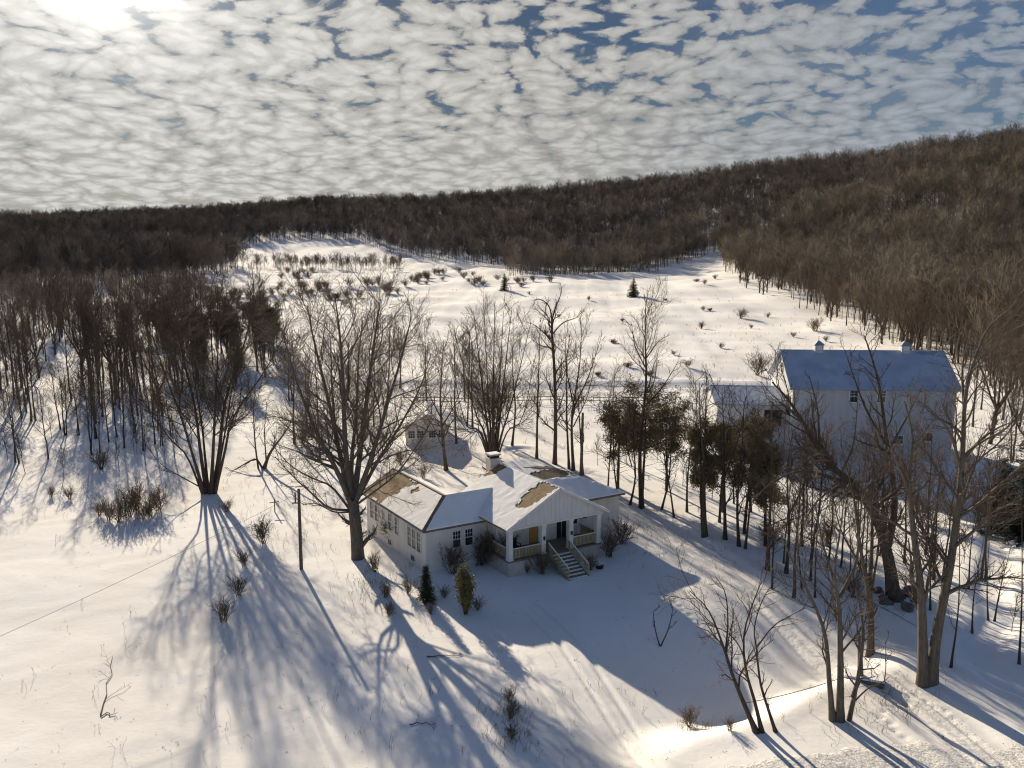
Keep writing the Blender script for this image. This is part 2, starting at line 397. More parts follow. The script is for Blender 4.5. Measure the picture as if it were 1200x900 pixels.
def tubes(P, Rr, k):
    """P (N,S,3), Rr (N,S) -> verts and quads of N open tubes with k sides"""
    N, S, _ = P.shape
    t = np.gradient(P, axis=1); t /= np.linalg.norm(t, axis=2, keepdims=True) + 1e-9
    mt = t.mean(1); ref = np.where(np.abs(mt[:, 2:3]) > .8, np.array([[1., 0, 0]]), np.array([[0, 0, 1.]]))[:, None, :]
    a = np.cross(t, np.broadcast_to(ref, t.shape)); a /= np.linalg.norm(a, axis=2, keepdims=True) + 1e-9
    b = np.cross(t, a)
    th = np.arange(k) * 2 * math.pi / k
    V = P[:, :, None, :] + Rr[:, :, None, None] * (np.cos(th)[None, None, :, None] * a[:, :, None, :] + np.sin(th)[None, None, :, None] * b[:, :, None, :])
    idx = np.arange(N * S * k).reshape(N, S, k)
    q0 = idx[:, :-1]; q1 = idx[:, 1:]
    F = np.stack([q0, np.roll(q0, -1, 2), np.roll(q1, -1, 2), q1], -1).reshape(-1, 4)
    return V.reshape(-1, 3), F

# ------------------------------------------------------------------ trees
def cr(points, n):
    """smooth polyline through control points with n+1 samples"""
    P = np.array(points, float)
    if len(P) == 2: return P[0] + (P[1] - P[0]) * np.linspace(0, 1, n + 1)[:, None]
    Q = np.vstack([2 * P[0] - P[1], P, 2 * P[-1] - P[-2]]); out = []
    for s in np.linspace(0, len(P) - 1 - 1e-6, n + 1):
        i = int(s); u = s - i; a, b, c, d = Q[i:i + 4]
        out.append(.5 * ((2 * b) + (c - a) * u + (2 * a - 5 * b + 4 * c - d) * u * u + (3 * b - a - 3 * c + d) * u ** 3))
    return np.array(out)
def children(rs, P, Rr, n, t0, t1, ang, length, fall, ratio, rmin, segs, up, wig, lenabs=None):
    N, S, _ = P.shape
    if isinstance(n, int): cnt = np.full(N, n)
    else: cnt = np.maximum(2, np.round(n[0] * np.linalg.norm(np.diff(P, axis=1), axis=2).sum(1)).astype(int))
    par = np.repeat(np.arange(N), cnt); K = len(par)
    u = np.concatenate([(np.arange(c) + rs.rand(c)) / c for c in cnt]); t = t0 + (t1 - t0) * u
    f = t * (S - 1); i = np.minimum(f.astype(int), S - 2); w = (f - i)[:, None]
    base = P[par, i] * (1 - w) + P[par, i + 1] * w
    rb = Rr[par, i] * (1 - w[:, 0]) + Rr[par, i + 1] * w[:, 0]
    tan = P[par, i + 1] - P[par, i]; tan /= np.linalg.norm(tan, axis=1, keepdims=True) + 1e-9
    rv = rs.randn(K, 3); rv -= (rv * tan).sum(1, keepdims=True) * tan; rv /= np.linalg.norm(rv, axis=1, keepdims=True) + 1e-9
    A = np.radians(ang[0] + (ang[1] - ang[0]) * rs.rand(K))[:, None]
    d = tan * np.cos(A) + rv * np.sin(A)
    plen = np.linalg.norm(np.diff(P, axis=1), axis=2).sum(1)
    L = (plen[par] * length if lenabs is None else lenabs) * (1 - fall * t) * (.65 + .7 * rs.rand(K))
    r0 = np.minimum(np.maximum(rb * ratio, rmin), np.maximum(rb, rmin))
    out = np.zeros((K, segs + 1, 3)); out[:, 0] = base; cur = d.copy(); st = (L / segs)[:, None]
    for s in range(segs):
        cur = cur + np.array([0, 0, up / segs]) + rs.randn(K, 3) * wig
        cur /= np.linalg.norm(cur, axis=1, keepdims=True) + 1e-9
        out[:, s + 1] = out[:, s] + cur * st
    tt = np.linspace(0, 1, segs + 1)[None]
    RR_ = np.maximum(r0[:, None] * (1 - .72 * tt), rmin * (1 - .35 * tt))
    return out, RR_
def stem(rs, base, az, lean0, lean1, L, r0, r1, segs=10, wig=.05):
    p = np.array(base, float); out = [p]; a = R(az)
    for s in range(segs):
        l = R(lean0 + (lean1 - lean0) * s / (segs - 1)) ; aa = a + rs.randn() * .12
        d = np.array([math.sin(l) * math.cos(aa), math.sin(l) * math.sin(aa), math.cos(l)]) + rs.randn(3) * wig
        p = p + d / np.linalg.norm(d) * L / segs; out.append(p)
    return np.array(out), np.linspace(r0, r1, segs + 1)
def flare(Rr, am=.5):
    Rr = np.array(Rr, float); n = Rr.shape[-1]
    k = 1 + am * np.exp(-np.arange(n) * 1.6); return Rr * k
def grow(name, seed, stems, levels, bark, twig, flare_n=1, flare_am=.45, split=1, sides0=9, merge=None):
    """stems: list of (points, radii); levels: dicts for children(). Returns meshes (trunk, crown)"""
    rs = np.random.RandomState(seed)
    S = max(len(s[0]) for s in stems)
    P, Q = [], []
    for n_, (p, r) in enumerate(stems):
        x = np.linspace(0, len(p) - 1, S); i = np.minimum(x.astype(int), len(p) - 2); w = (x - i)[:, None]
        P.append(p[i] * (1 - w) + p[i + 1] * w); r = np.asarray(r); q = r[i] * (1 - w[:, 0]) + r[i + 1] * w[:, 0]
        Q.append(flare(q, flare_am) if n_ < flare_n else q)
    P, Q = np.array(P), np.array(Q)
    tv, tf, cv, cf = [], [], [], []; tn = cn = 0
    def put(P, Q, k, trunk):
        nonlocal tn, cn
        V, F = tubes(P, Q, k)
        if trunk: tv.append(V); tf.append(F + tn); tn += len(V)
        else: cv.append(V); cf.append(F + cn); cn += len(V)
    put(P, Q, sides0, True)
    src = [(P, Q)]
    for li, L in enumerate(levels):
        L = dict(L); k = L.pop('sides', 3); frm = L.pop('also', False)
        outs = [children(rs, a, b, **L) for a, b in src[-1:]] if not frm else [children(rs, a, b, **L) for a, b in src[-2:]]
        P = np.concatenate([o[0] for o in outs]); Q = np.concatenate([o[1] for o in outs])
        put(P, Q, k, li < split); src.append((P, Q))
    V1, F1 = np.concatenate(tv), np.concatenate(tf)
    V2, F2 = np.concatenate(cv), np.concatenate(cf)
    if merge: return np_mesh(name, np.concatenate([V1, V2]), np.concatenate([F1, F2 + len(V1)]), merge, True)
    return np_mesh(name + '_trunk', V1, F1, bark, True), np_mesh(name + '_crown', V2, F2, twig, True)
def lv(n, t0, t1, a0, a1, length, fall, ratio, rmin, segs, up, wig, sides=3, lenabs=None, also=False):
    return dict(n=n, t0=t0, t1=t1, ang=(a0, a1), length=length, fall=fall, ratio=ratio, rmin=rmin, segs=segs, up=up, wig=wig, sides=sides, lenabs=lenabs, also=also)
def tree(name, label, pair, loc, rz=0.0, sc=1.0, group=None, cat='tree', parts=('trunk', 'crown')):
    o = empty(name, loc, rz, label, cat, group); o.scale = (sc,) * 3 if not hasattr(sc, '__len__') else sc
    for nm, me in zip(parts, pair): mesh_obj(nm, me, o)
    return o
def needles(rs, cen, n, size, spread, name, m, flat_=0.6, up=0.0):
    """clumps of small narrow leaf faces around each centre"""
    cen = np.asarray(cen); K = len(cen); c = np.repeat(cen, n, 0) + rs.randn(K * n, 3) * spread
    d = rs.randn(K * n, 3); d[:, 2] = d[:, 2] * flat_ + up; d /= np.linalg.norm(d, axis=1, keepdims=True)
    w = np.cross(d, rs.randn(K * n, 3)); w /= np.linalg.norm(w, axis=1, keepdims=True) + 1e-9
    s = size * (.6 + .8 * rs.rand(K * n, 1))
    V = np.stack([c - d * s - w * s * .28, c - d * s * .2 + w * s * .3, c + d * s], 1).reshape(-1, 3)
    return V, np.arange(len(V)).reshape(-1, 3)

# ------------------------------------------------------------------ the ground, one sheet out past the ridges
def axis(dense, lo_end, hi_end, g0, g1):
    a = list(dense); s = dense[1] - dense[0]
    v, st = a[-1], s
    while v < hi_end: st *= g1; v += st; a.append(v)
    v, st = a[0], s; pre = []
    while v > lo_end: st *= g0; v -= st; pre.append(v)
    return np.array(pre[::-1] + a)
gx = axis(np.arange(-40, 46, .17), -2700, 2700, 1.045, 1.045)
gy = axis(np.arange(35, 100, .17), -300, 3300, 1.12, 1.028)
XX, YY = np.meshgrid(gx, gy); ZZ = T(XX.ravel(), YY.ravel())
nx, ny = len(gx), len(gy); idx = np.arange(nx * ny).reshape(ny, nx)
quads = np.stack([idx[:-1, :-1], idx[:-1, 1:], idx[1:, 1:], idx[1:, :-1]], -1).reshape(-1, 4)
gme = np_mesh('ground', np.stack([XX.ravel(), YY.ravel(), ZZ], 1), quads, M['snow'], True)
ground = tag(mesh_obj('ground', gme), kind='structure')

def ribbon(name, pts, half, m, up=.004, step=.3, across=9, rag=0.0):
    P = np.array(pts); seg = np.hypot(*np.diff(P, axis=0).T); s = np.r_[0, np.cumsum(seg)]
    q = np.arange(0, s[-1], step); X = np.interp(q, s, P[:, 0]); Y = np.interp(q, s, P[:, 1])
    k = np.ones(9) / 9
    X2 = np.convolve(np.pad(X, 4, 'edge'), k, 'valid'); Y2 = np.convolve(np.pad(Y, 4, 'edge'), k, 'valid')
    tx, ty = np.gradient(X2), np.gradient(Y2); L = np.hypot(tx, ty); tx, ty = tx / L, ty / L
    o = np.linspace(-1, 1, across)
    rs = np.random.RandomState(3); wl_ = half * (1 + rag * np.convolve(rs.randn(len(q) + 8), k, 'valid'))
    VX = X2[:, None] - ty[:, None] * o * wl_[:, None]; VY = Y2[:, None] + tx[:, None] * o * wl_[:, None]
    VZ = T(VX.ravel(), VY.ravel()) + (up * (1 - 2.2 * np.abs(o) ** 6) * np.ones_like(VX)).ravel()
    i = np.arange(VX.size).reshape(VX.shape)
    F = np.stack([i[:-1, 1:], i[:-1, :-1], i[1:, :-1], i[1:, 1:]], -1).reshape(-1, 4)
    return mesh_obj(name, np_mesh(name, np.stack([VX.ravel(), VY.ravel(), VZ], 1), F, m, True))
tag(ribbon('driveway', DRIVE, 1.45, M['drive_snow'], .03, .18, 25, .12), kind='structure')
ROAD = [flat(*q) for q in ((820, 925), (960, 905), (1060, 899), (1180, 895), (1320, 886))]
tag(ribbon('road', ROAD, 1.1, M['grit_snow'], .03, .18, 19, .5), kind='structure')

# ------------------------------------------------------------------ the farmhouse
PU, PV = R(29), R(123)
HZ = G(HX, HY) - .02
def hx(u, v, z): return (u * math.cos(PU) + v * math.cos(PV), u * math.sin(PU) + v * math.sin(PV), z)
house = empty('farmhouse', (HX, HY, HZ), 0, 'white one storey farmhouse with snowy roofs, gabled front porch and wooden steps', 'house')
def HB(): return MB(hx)
def inside(p, poly):
    c = False; x, y = p; n = len(poly)
    for i in range(n):
        x1, y1 = poly[i]; x2, y2 = poly[(i + 1) % n]
        if (y1 > y) != (y2 > y) and x < (x2 - x1) * (y - y1) / (y2 - y1) + x1: c = not c
    return c
def jag(poly, rs, step=.16, amp=.10):
    out = []
    for i in range(len(poly)):
        a, b = np.array(poly[i]), np.array(poly[(i + 1) % len(poly)]); n = max(1, int(np.linalg.norm(b - a) / step))
        for k in range(n): out.append(tuple(a + (b - a) * k / n + rs.randn(2) * amp * (k > 0)))
    return out
def snow_sheet(name, parent, corners, th=.10, holes=(), xf=hx, seed=1, m=None, lift=.004, grid=.45):
    """a blanket of snow on a sloping roof plane, with ragged bare patches left out"""
    rs = np.random.RandomState(seed)
    P = np.array(corners, float)
    A = np.c_[P[:, :2], np.ones(len(P))]; pl = np.linalg.lstsq(A, P[:, 2], rcond=None)[0]
    zf = lambda u, v: pl[0] * u + pl[1] * v + pl[2]
    outer = [tuple(p[:2]) for p in P]; jo = []
    for i in range(len(outer)):
        a, b = np.array(outer[i]), np.array(outer[(i + 1) % len(outer)]); n = max(1, int(np.linalg.norm(b - a) / .35))
        jo += [tuple(a + (b - a) * k / n) for k in range(n)]
    hs = [jag(h, rs) for h in holes]
    pts, edges = [], []
    for lp in [jo] + hs:
        k = len(pts); pts += lp; edges += [(k + i, k + (i + 1) % len(lp)) for i in range(len(lp))]
    mn, mx = P.min(0), P.max(0)
    for u in np.arange(mn[0], mx[0], grid):
        for v in np.arange(mn[1], mx[1], grid):
            q = (u + rs.rand() * grid * .5, v + rs.rand() * grid * .5)
            if inside(q, jo): pts.append(q)
    V, E_, F, *_r = delaunay_2d_cdt([Vector(p) for p in pts], edges, [], 0, 1e-4)
    V = [tuple(v) for v in V]; keep = []
    for f in F:
        c = np.mean([V[i] for i in f], 0)
        if inside(c, jo) and not any(inside(c, h) for h in hs): keep.append(f)
    edge_n = {}
    for f in keep:
        for i in range(len(f)):
            e = (f[i], f[(i + 1) % len(f)]); edge_n[tuple(sorted(e))] = edge_n.get(tuple(sorted(e)), 0) + 1
    bnd = {i for e, n in edge_n.items() if n == 1 for i in e}
    b = MB(xf); N = len(V)
    top = [(v[0], v[1], zf(*v) + (th * .75 if i in bnd else th * (1 + .35 * rs.randn() * .4))) for i, v in enumerate(V)]
    bot = [(v[0], v[1], zf(*v) + lift) for v in V]
    fs = [tuple(f) for f in keep]
    for f in keep:
        for i in range(len(f)):
            a, c = f[i], f[(i + 1) % len(f)]
            if edge_n[tuple(sorted((a, c)))] == 1: fs.append((a, a + N, c + N, c))
    b.add(top + bot, fs)
    o = b.build(name, m or M['roof_snow'], parent)
    return o
# walls
w = HB(); w.box(-5.1, .9, 3.9, 15.5, -.6, 3.72); w.build('wing_wall', M['siding'], house)
w = HB(); w.box(.45, 8.45, 2.6, 10.3, -.6, 4.0); w.build('wall', M['siding'], house)
w = HB(); w.box(8.45, 13.75, 3.95, 11.3, -.6, 3.85); w.build('wall', M['siding'], house)
w = HB(); w.box(0, 8.75, .0, 2.6, -.6, 1.2); w.box(0, .45, 2.6, 3.9, -.6, 1.2); w.build('foundation', M['concrete'], house)
w = HB(); w.box(-.06, 8.82, -.06, 2.597, 1.203, 1.34); pf = w.build('porch_floor', M['wood_grey'], house)
w = HB(); w.prism([(-.28, 4.02), (9.18, 4.02), (4.45, 6.66)], -.05, .08)
for k in range(24):
    u = .1 + k * .38; top = 4.02 + (2.60 - abs(u - 4.45) * .556)
    if top > 4.15: w.box(u - .018, u + .018, -.066, -.053, 4.2, top - .06)
w.build('gable', M['board'], house)
w = HB(); w.box(-.1, 8.9, -.09, .3, 3.86, 4.017); w.box(-.1, .2, .3, 2.6, 3.86, 4.017); w.box(8.6, 8.9, .3, 2.6, 3.86, 4.017); w.build('porch_beam', M['trim'], house)
w = HB(); w.box(.2, 8.6, .3, 2.597, 3.9, 3.96); w.build('porch_ceiling', M['trim'], house)
CU = (.2, 3.25, 5.85, 8.58)
for u in CU:
    w = HB(); w.box(u - .19, u + .19, 0, .38, 1.343, 3.857); w.box(u - .235, u + .235, -.045, .425, 1.345, 1.47); w.box(u - .235, u + .235, -.045, .425, 3.72, 3.855)
    w.build('porch_column', M['trim'], house)
# trim boards at corners and eaves
w = HB(); w.box(-5.12, -4.98, 3.88, 4.02, 0, 3.7); w.build('corner_board', M['trim'], house)
w = HB(); w.box(13.62, 13.77, 3.93, 4.07, 0, 3.84); w.build('corner_board', M['trim'], house)
# roofs
def roof(name, planes, m, th=.16):
    b = HB()
    for p in planes: b.slab(p, th)
    return b.build(name, m, house)
S0 = (6.8 - 4.1) / 4.85
LS = [(-.4, -.35, 4.1), (4.45, -.35, 6.8), (4.45, 8.6, 6.8), (-.4, 8.6, 4.1)]
RS = [(9.3, -.35, 4.1), (4.45, -.35, 6.8), (4.45, 8.6, 6.8), (9.3, 8.6, 4.1)]
main_roof = roof('main_roof', [LS, RS], M['shingle'])
snow_sheet('snow', main_roof, [(-.43, -.38, 4.08), (4.45, -.38, 6.8), (4.45, 8.65, 6.8), (-.43, 8.65, 4.08)], .055,
           [[(4.42, -.2), (4.42, 1.9), (3.5, 2.2), (2.3, 2.0), (1.5, 1.35), (1.75, .35), (2.6, .12)], [(4.4, 7.2), (4.4, 8.6), (2.6, 8.6), (3.2, 7.6)]], seed=3)
snow_sheet('snow', main_roof, [(9.33, -.38, 4.08), (4.45, -.38, 6.8), (4.45, 8.65, 6.8), (9.33, 8.65, 4.08)], .11, seed=4)
w = HB()
for s in (0, 1):
    a, b_ = ((-.44, 4.02), (4.45, 6.74)) if not s else ((9.34, 4.02), (4.45, 6.74))
    w.bar((a[0], -.40, a[1]), (b_[0], -.40, b_[1] ), .05, .2)
w.build('rake_board', M['trim'], main_roof)
WL = [(-5.4, 3.6, 3.72), (-2.3, 5.9, 5.5), (-2.3, 15.9, 5.5), (-5.4, 15.9, 3.72)]
WF = [(-5.4, 3.6, 3.72), (.95, 3.6, 3.72), (2.0, 5.9, 5.5), (-2.3, 5.9, 5.5)]
WR = [(-2.3, 5.9, 5.5), (-2.3, 15.9, 5.5), (1.15, 15.9, 3.6), (1.15, 7.9, 3.6)]
WB = [(-2.3, 5.9, 5.5), (2.2, 5.9, 5.5), (1.15, 7.9, 3.6)]
wing_roof = roof('wing_roof', [WL, WF, WR, WB], M['shingle'], .14)
snow_sheet('snow', wing_roof, [(-5.42, 3.85, 3.71), (-2.42, 6.2, 5.44), (-2.42, 15.9, 5.44), (-5.42, 15.9, 3.71)], .05,
           [[(-2.44, 10.3), (-2.44, 15.85), (-5.4, 15.85), (-5.4, 11.6), (-4.6, 11.9), (-4.1, 11.2), (-3.4, 11.6), (-3.0, 10.9)],
            [(-2.9, 9.2), (-2.6, 9.9), (-3.2, 10.3), (-3.5, 9.8)]], seed=5)
snow_sheet('snow', wing_roof, [(-5.2, 3.57, 3.71), (.97, 3.57, 3.71), (2.1, 5.95, 5.5), (-2.25, 5.95, 5.5)], .11, seed=6)
snow_sheet('snow', wing_roof, [(-2.2, 6.1, 5.44), (-2.2, 15.9, 5.44), (1.17, 15.9, 3.6), (1.17, 7.95, 3.6)], .09, seed=7)
snow_sheet('snow', wing_roof, [(-2.2, 5.97, 5.46), (2.2, 5.97, 5.46), (1.15, 7.9, 3.6)], .09, seed=8)
w = HB(); w.bar((-5.4, 3.6, 3.73), (-2.3, 5.9, 5.53), .14, .10); w.bar((-2.3, 5.9, 5.52), (-2.3, 15.9, 5.52), .2, .10); w.build('hip_cap', M['fascia'], wing_roof)
w = HB(); w.bar((-5.42, 3.57, 3.62), (-5.42, 15.9, 3.62), .05, .15); w.bar((-5.42, 3.57, 3.62), (.4, 3.57, 3.62), .05, .15); w.build('gutter', M['fascia'], wing_roof)
w = HB(); w.prism([(-5.1, 3.55), (.9, 3.55), (-2.3, 5.3)], 15.3, 15.49); w.build('wing_gable', M['siding'], house)
# right wing with hipped low roof
EA, EB, EC, ED = (8.8, 3.6, 3.9), (14.1, 3.6, 3.9), (11.2, 6.7, 5.05), (6.3, 6.9, 5.1)
right_roof = roof('side_roof', [[EA, EB, EC, ED]], M['dark_shingle'], .14)
w = HB(); w.add([EB, (14.1, 11.6, 3.9), (9.0, 11.8, 5.62), (11.25, 6.75, 5.05), (14.1, 3.6, 3.75), (14.1, 11.6, 3.75), (9, 11.8, 5.47), (11.25, 6.75, 4.9)],
      [(0, 1, 3), (1, 2, 3), (4, 7, 5), (5, 7, 6), (0, 4, 5, 1), (1, 5, 6, 2)]); w.build('roof_slope', M['dark_shingle'], right_roof)
snow_sheet('snow', right_roof, [(8.7, 3.56, 3.89), (14.12, 3.56, 3.89), (11.2, 6.72, 5.06), (6.3, 6.92, 5.11)], .12, seed=9)
w = HB(); w.bar((8.9, 3.56, 3.80), (14.12, 3.56, 3.80), .05, .16); w.bar((14.12, 3.56, 3.8), (14.12, 11.6, 3.8), .05, .16); w.build('gutter', M['fascia'], right_roof)
rear_roof = roof('rear_roof', [[(4.5, 7.05, 5.0), (11.2, 6.95, 5.14), (10.4, 8.6, 5.45), (9.0, 11.8, 5.75), (4.5, 11.8, 5.75)]], M['dark_shingle'], .14)
snow_sheet('snow', rear_roof, [(4.5, 7.05, 5.02), (11.2, 6.95, 5.12), (10.4, 8.6, 5.4), (9.0, 11.8, 5.77), (4.5, 11.8, 5.77)], .05,
           [[(4.8, 7.07), (11.1, 7.0), (10.5, 8.3), (8.9, 8.9), (7.4, 8.75), (6.2, 9.5), (5.0, 9.1)]], seed=10)
w = HB(); w.box(4.6, 10.6, 7.2, 11.6, 3.7, 4.92); w.build('wall', M['siding'], house)
# chimney
w = HB(); w.box(3.6, 4.6, 8.75, 9.55, -.3, 7.1); w.box(3.53, 4.67, 8.68, 9.62, 7.102, 7.22); ch = w.build('chimney', M['brick'], house)
w = HB(); w.box(3.7, 4.5, 8.8, 8.92, 7.223, 7.45); w.box(3.7, 4.5, 9.35, 9.47, 7.223, 7.45); w.build('flue', M['dark'], ch)
w = HB(); w.box(3.55, 4.65, 8.7, 9.6, 7.452, 7.54); w.build('cap', M['concrete'], ch)
w = HB(); w.box(3.57, 4.63, 8.72, 9.58, 7.543, 7.62); w.build('snow', M['roof_snow'], ch)
# windows: a window is frame + pane + muntins
def window(axis_, c, fixed, z0, z1, wd, xf=hx, parent=None, out=-1, muntin=(2, 2), sash=True, nm='window'):
    """axis_ 'u': window in a wall of constant v; 'v': wall of constant u"""
    def bx(b, a0, a1, d0, d1, zz0, zz1):
        lo, hi = sorted((fixed + out * d0, fixed + out * d1))
        if axis_ == 'u': b.box(a0, a1, lo, hi, zz0, zz1)
        else: b.box(lo, hi, a0, a1, zz0, zz1)
    h = wd / 2; f = .09
    b = MB(xf); bx(b, c - h - f, c - h, .002, .06, z0 - f, z1 + f); bx(b, c + h, c + h + f, .002, .06, z0 - f, z1 + f)
    bx(b, c - h, c + h, .002, .06, z1, z1 + f); bx(b, c - h - .02, c + h + .02, .062, .10, z0 - f - .03, z0 - .02); bx(b, c - h, c + h, .002, .06, z0 - f, z0)
    if sash: bx(b, c - h, c + h, .025, .045, (z0 + z1) / 2 - .035, (z0 + z1) / 2 + .035)
    nx_, nz_ = muntin
    for i in range(1, nx_): x = c - h + wd * i / nx_; bx(b, x - .014, x + .014, .022, .036, (z0 + z1) / 2 if sash else z0, z1)
    for i in range(1, nz_): z = ((z0 + z1) / 2 if sash else z0) + (z1 - ((z0 + z1) / 2 if sash else z0)) * i / nz_; bx(b, c - h, c + h, .021, .035, z - .014, z + .014)
    o = b.build(nm, M['trim'], parent)
    b = MB(xf); bx(b, c - h, c + h, .004, .018, z0, z1); b.build('pane', M['glass'], o)
    return o
for v in (5.05, 5.9, 6.75): window('v', v, -5.1, 1.5, 3.1, .62, parent=house)
for v in (9.2, 10.5): window('v', v, -5.1, 1.75, 3.15, .58, parent=house)
for v in (13.3, 14.3): window('v', v, -5.1, 1.75, 3.15, .58, parent=house)
for v in (6.2, 10.6, 13.9): window('v', v, -5.1, .35, .8, .7, parent=house, sash=False, muntin=(2, 1), nm='basement_window')
for u in (-2.4, -1.3): window('u', u, 3.9, 1.75, 3.1, .66, parent=house, muntin=(3, 2))
window('u', 8.0, 2.6, 2.35, 3.2, .55, parent=house, muntin=(1, 1))
window('u', 10.0, 3.95, 2.1, 3.0, .55, parent=house)
# doors
w = HB(); w.box(3.55, 4.4, 2.55, 2.597, 1.36, 3.5); d_ = w.build('door', M['door_wood'], house); d_['label'] = 'honey coloured wooden front door'
w = HB(); w.box(4.27, 4.33, 2.5, 2.548, 2.35, 2.42); w.build('handle', M['copper'], d_)
w = HB(); w.box(6.2, 7.15, 2.56, 2.597, 1.36, 3.5); d_ = w.build('door', M['dark'], house); d_['label'] = 'dark glazed porch door'
w = HB(); w.box(6.1, 6.198, 2.54, 2.597, 1.36, 3.6); w.box(7.152, 7.25, 2.54, 2.597, 1.36, 3.6); w.box(6.1, 7.25, 2.54, 2.597, 3.502, 3.6); w.box(6.66, 6.69, 2.548, 2.558, 1.4, 3.45); w.build('frame', M['trim'], d_)
# railings
def railing(a, b_, parent):
    a, b_ = Vector(a), Vector(b_); n = max(2, int((b_ - a).length / .13)); q = HB()
    q.bar(a + Vector((0, 0, .88)), b_ + Vector((0, 0, .88)), .10, .06); q.bar(a + Vector((0, 0, .14)), b_ + Vector((0, 0, .14)), .05, .07)
    for i in range(n):
        p = a + (b_ - a) * ((i + .5) / n); q.bar(p + Vector((0, 0, .16)), p + Vector((0, 0, .86)), .085, .03)
    o = q.build('railing', M['rail'], parent)
    q = HB(); q.bar(a + Vector((0, 0, .925)), b_ + Vector((0, 0, .925)), .10, .035); q.build('snow', M['roof_snow'], o); return o
railing((.45, .1, 1.35), (3.0, .1, 1.35), house); railing((6.1, .1, 1.35), (8.35, .1, 1.35), house)
railing((.12, .45, 1.35), (.12, 2.55, 1.35), house); railing((8.6, .45, 1.35), (8.6, 2.55, 1.35), house)
# entry steps
w = HB(); NS = 8
for k in range(NS):
    z = 1.34 - (k + 1) * 1.34 / NS + .02; v = -.1 - k * .33
    w.box(3.75, 5.5, v - .34, v - .003, z - .05, z); w.box(3.8, 5.45, v - .03, v - .005, z + .003, z + .12)
w.bar((3.72, 0, 1.12), (3.72, -2.85, -.1), .06, .26); w.bar((5.53, 0, 1.12), (5.53, -2.85, -.1), .06, .26)
steps = w.build('porch_steps', M['wood_grey'], house)
w = HB()
for k in range(NS):
    z = 1.34 - (k + 1) * 1.34 / NS + .02; v = -.1 - k * .33
    w.box(3.78, 5.47, v - .33, v - .17, z + .003, z + .05)
w.build('snow', M['roof_snow'], steps)
for u in (3.68, 5.57):
    w = HB(); w.bar((u, .0, 2.2), (u, -2.75, .95), .08, .06)
    for k in range(3): w.bar((u, -.15 - k * 1.28, -.1 if k else .9), (u, -.15 - k * 1.28, 2.12 - k * .58), .09, .09)
    for k in range(16):
        v = -.25 - k * .16; w.bar((u, v, 1.12 + v * .43), (u, v, 2.16 + v * .455), .025, .05)
    hr = w.build('handrail', M['rail'], steps)
    w = HB(); w.bar((u, .0, 2.245), (u, -2.75, .995), .08, .03); w.build('snow', M['roof_snow'], hr)
for u in CU[1:3]:
    w = HB(); w.box(u - .06, u + .06, -.11, -.003, 2.55, 2.80); w.box(u - .08, u + .08, -.13, -.003, 2.803, 2.84); w.build('wall_lantern', M['dark'], house)
w = HB(); w.box(6.0, 6.12, .9, 1.02, 3.7, 3.9); w.build('ceiling_lamp', M['dark'], house)
# a chair on the porch
def hloc(u, v, z): a = hx(u, v, z); return (HX + a[0], HY + a[1], HZ + a[2])
pc = empty('porch_chair', hloc(1.7, 1.7, 1.345), PU + .2, 'dark chair standing on the porch behind the left railing', 'chair')
b = MB(); b.box(-.3, .3, -.28, .28, .36, .42); b.build('seat', M['dark'], pc)
b = MB()
for k in range(6): b.box(-.3 + k * .105, -.3 + k * .105 + .08, .24, .28, .423, 1.0)
b.box(-.32, .32, .235, .285, 1.003, 1.06); b.build('backrest', M['dark'], pc)
for sx in (-1, 1):
    for sy in (-1, 1): b = MB(); b.box(sx * .28 - .03, sx * .28 + .03, sy * .24 - .03, sy * .24 + .03, 0, .357); b.build('leg', M['dark'], pc)
    b = MB(); b.box(sx * .33 - .04, sx * .33 + .04, -.3, .23, .60, .64); b.box(sx * .33 - .025, sx * .33 + .025, -.27, -.21, .36, .597); b.build('armrest', M['dark'], pc)
# potted plant / wreath by the steps
bp_ = hloc(7.25, -1.9, 0); bp_ = (bp_[0], bp_[1], G(bp_[0], bp_[1]))
pt = empty('planter', bp_, 0, 'low dark planter with pale dried flowers right of the porch steps', 'planter')
b = MB(); b.tube([(0, 0, -.05), (0, 0, .1), (0, 0, .28)], [.24, .3, .34], 14); b.add([(math.cos(i * .449) * .32, math.sin(i * .449) * .32, .26) for i in range(14)], [tuple(range(14))]); b.build('pot', M['dark'], pt)
rs = np.random.RandomState(8); Vn, Fn = needles(rs, rs.randn(26, 3) * (.17, .17, .05) + (0, 0, .34), 9, .06, .05, '', None)
mesh_obj('flowers', np_mesh('planter_flowers', Vn, Fn, M['roof_snow']), pt)

# ------------------------------------------------------------------ garden cottage behind the house
ga = at(475.7, 522); GA = math.atan2(at(525, 520.5).y - ga.y, at(525, 520.5).x - ga.x)
cot = empty('cottage', ga, GA, 'small white gabled outbuilding with a row of windows behind the farmhouse', 'outbuilding')
W_, D_, E_, P_ = 5.4, 8.0, 2.35, 3.85
b = MB(); b.box(0, W_, 0, D_, -.8, E_); b.prism([(0, E_ - .003), (W_, E_ - .003), (W_ / 2, P_)], .003, D_ - .003); b.build('wall', M['siding'], cot)
rf = MB(); sl = (P_ - E_) / (W_ / 2)
for s in (-1, 1):
    e = (W_ / 2 + s * (W_ / 2 + .3)); rf.slab([(W_ / 2, -.3, P_ + .1), (W_ / 2, D_ + .3, P_ + .1), (e, D_ + .3, E_ - .3 * sl + .1), (e, -.3, E_ - .3 * sl + .1)], .1)
rf = rf.build('roof', M['fascia'], cot)
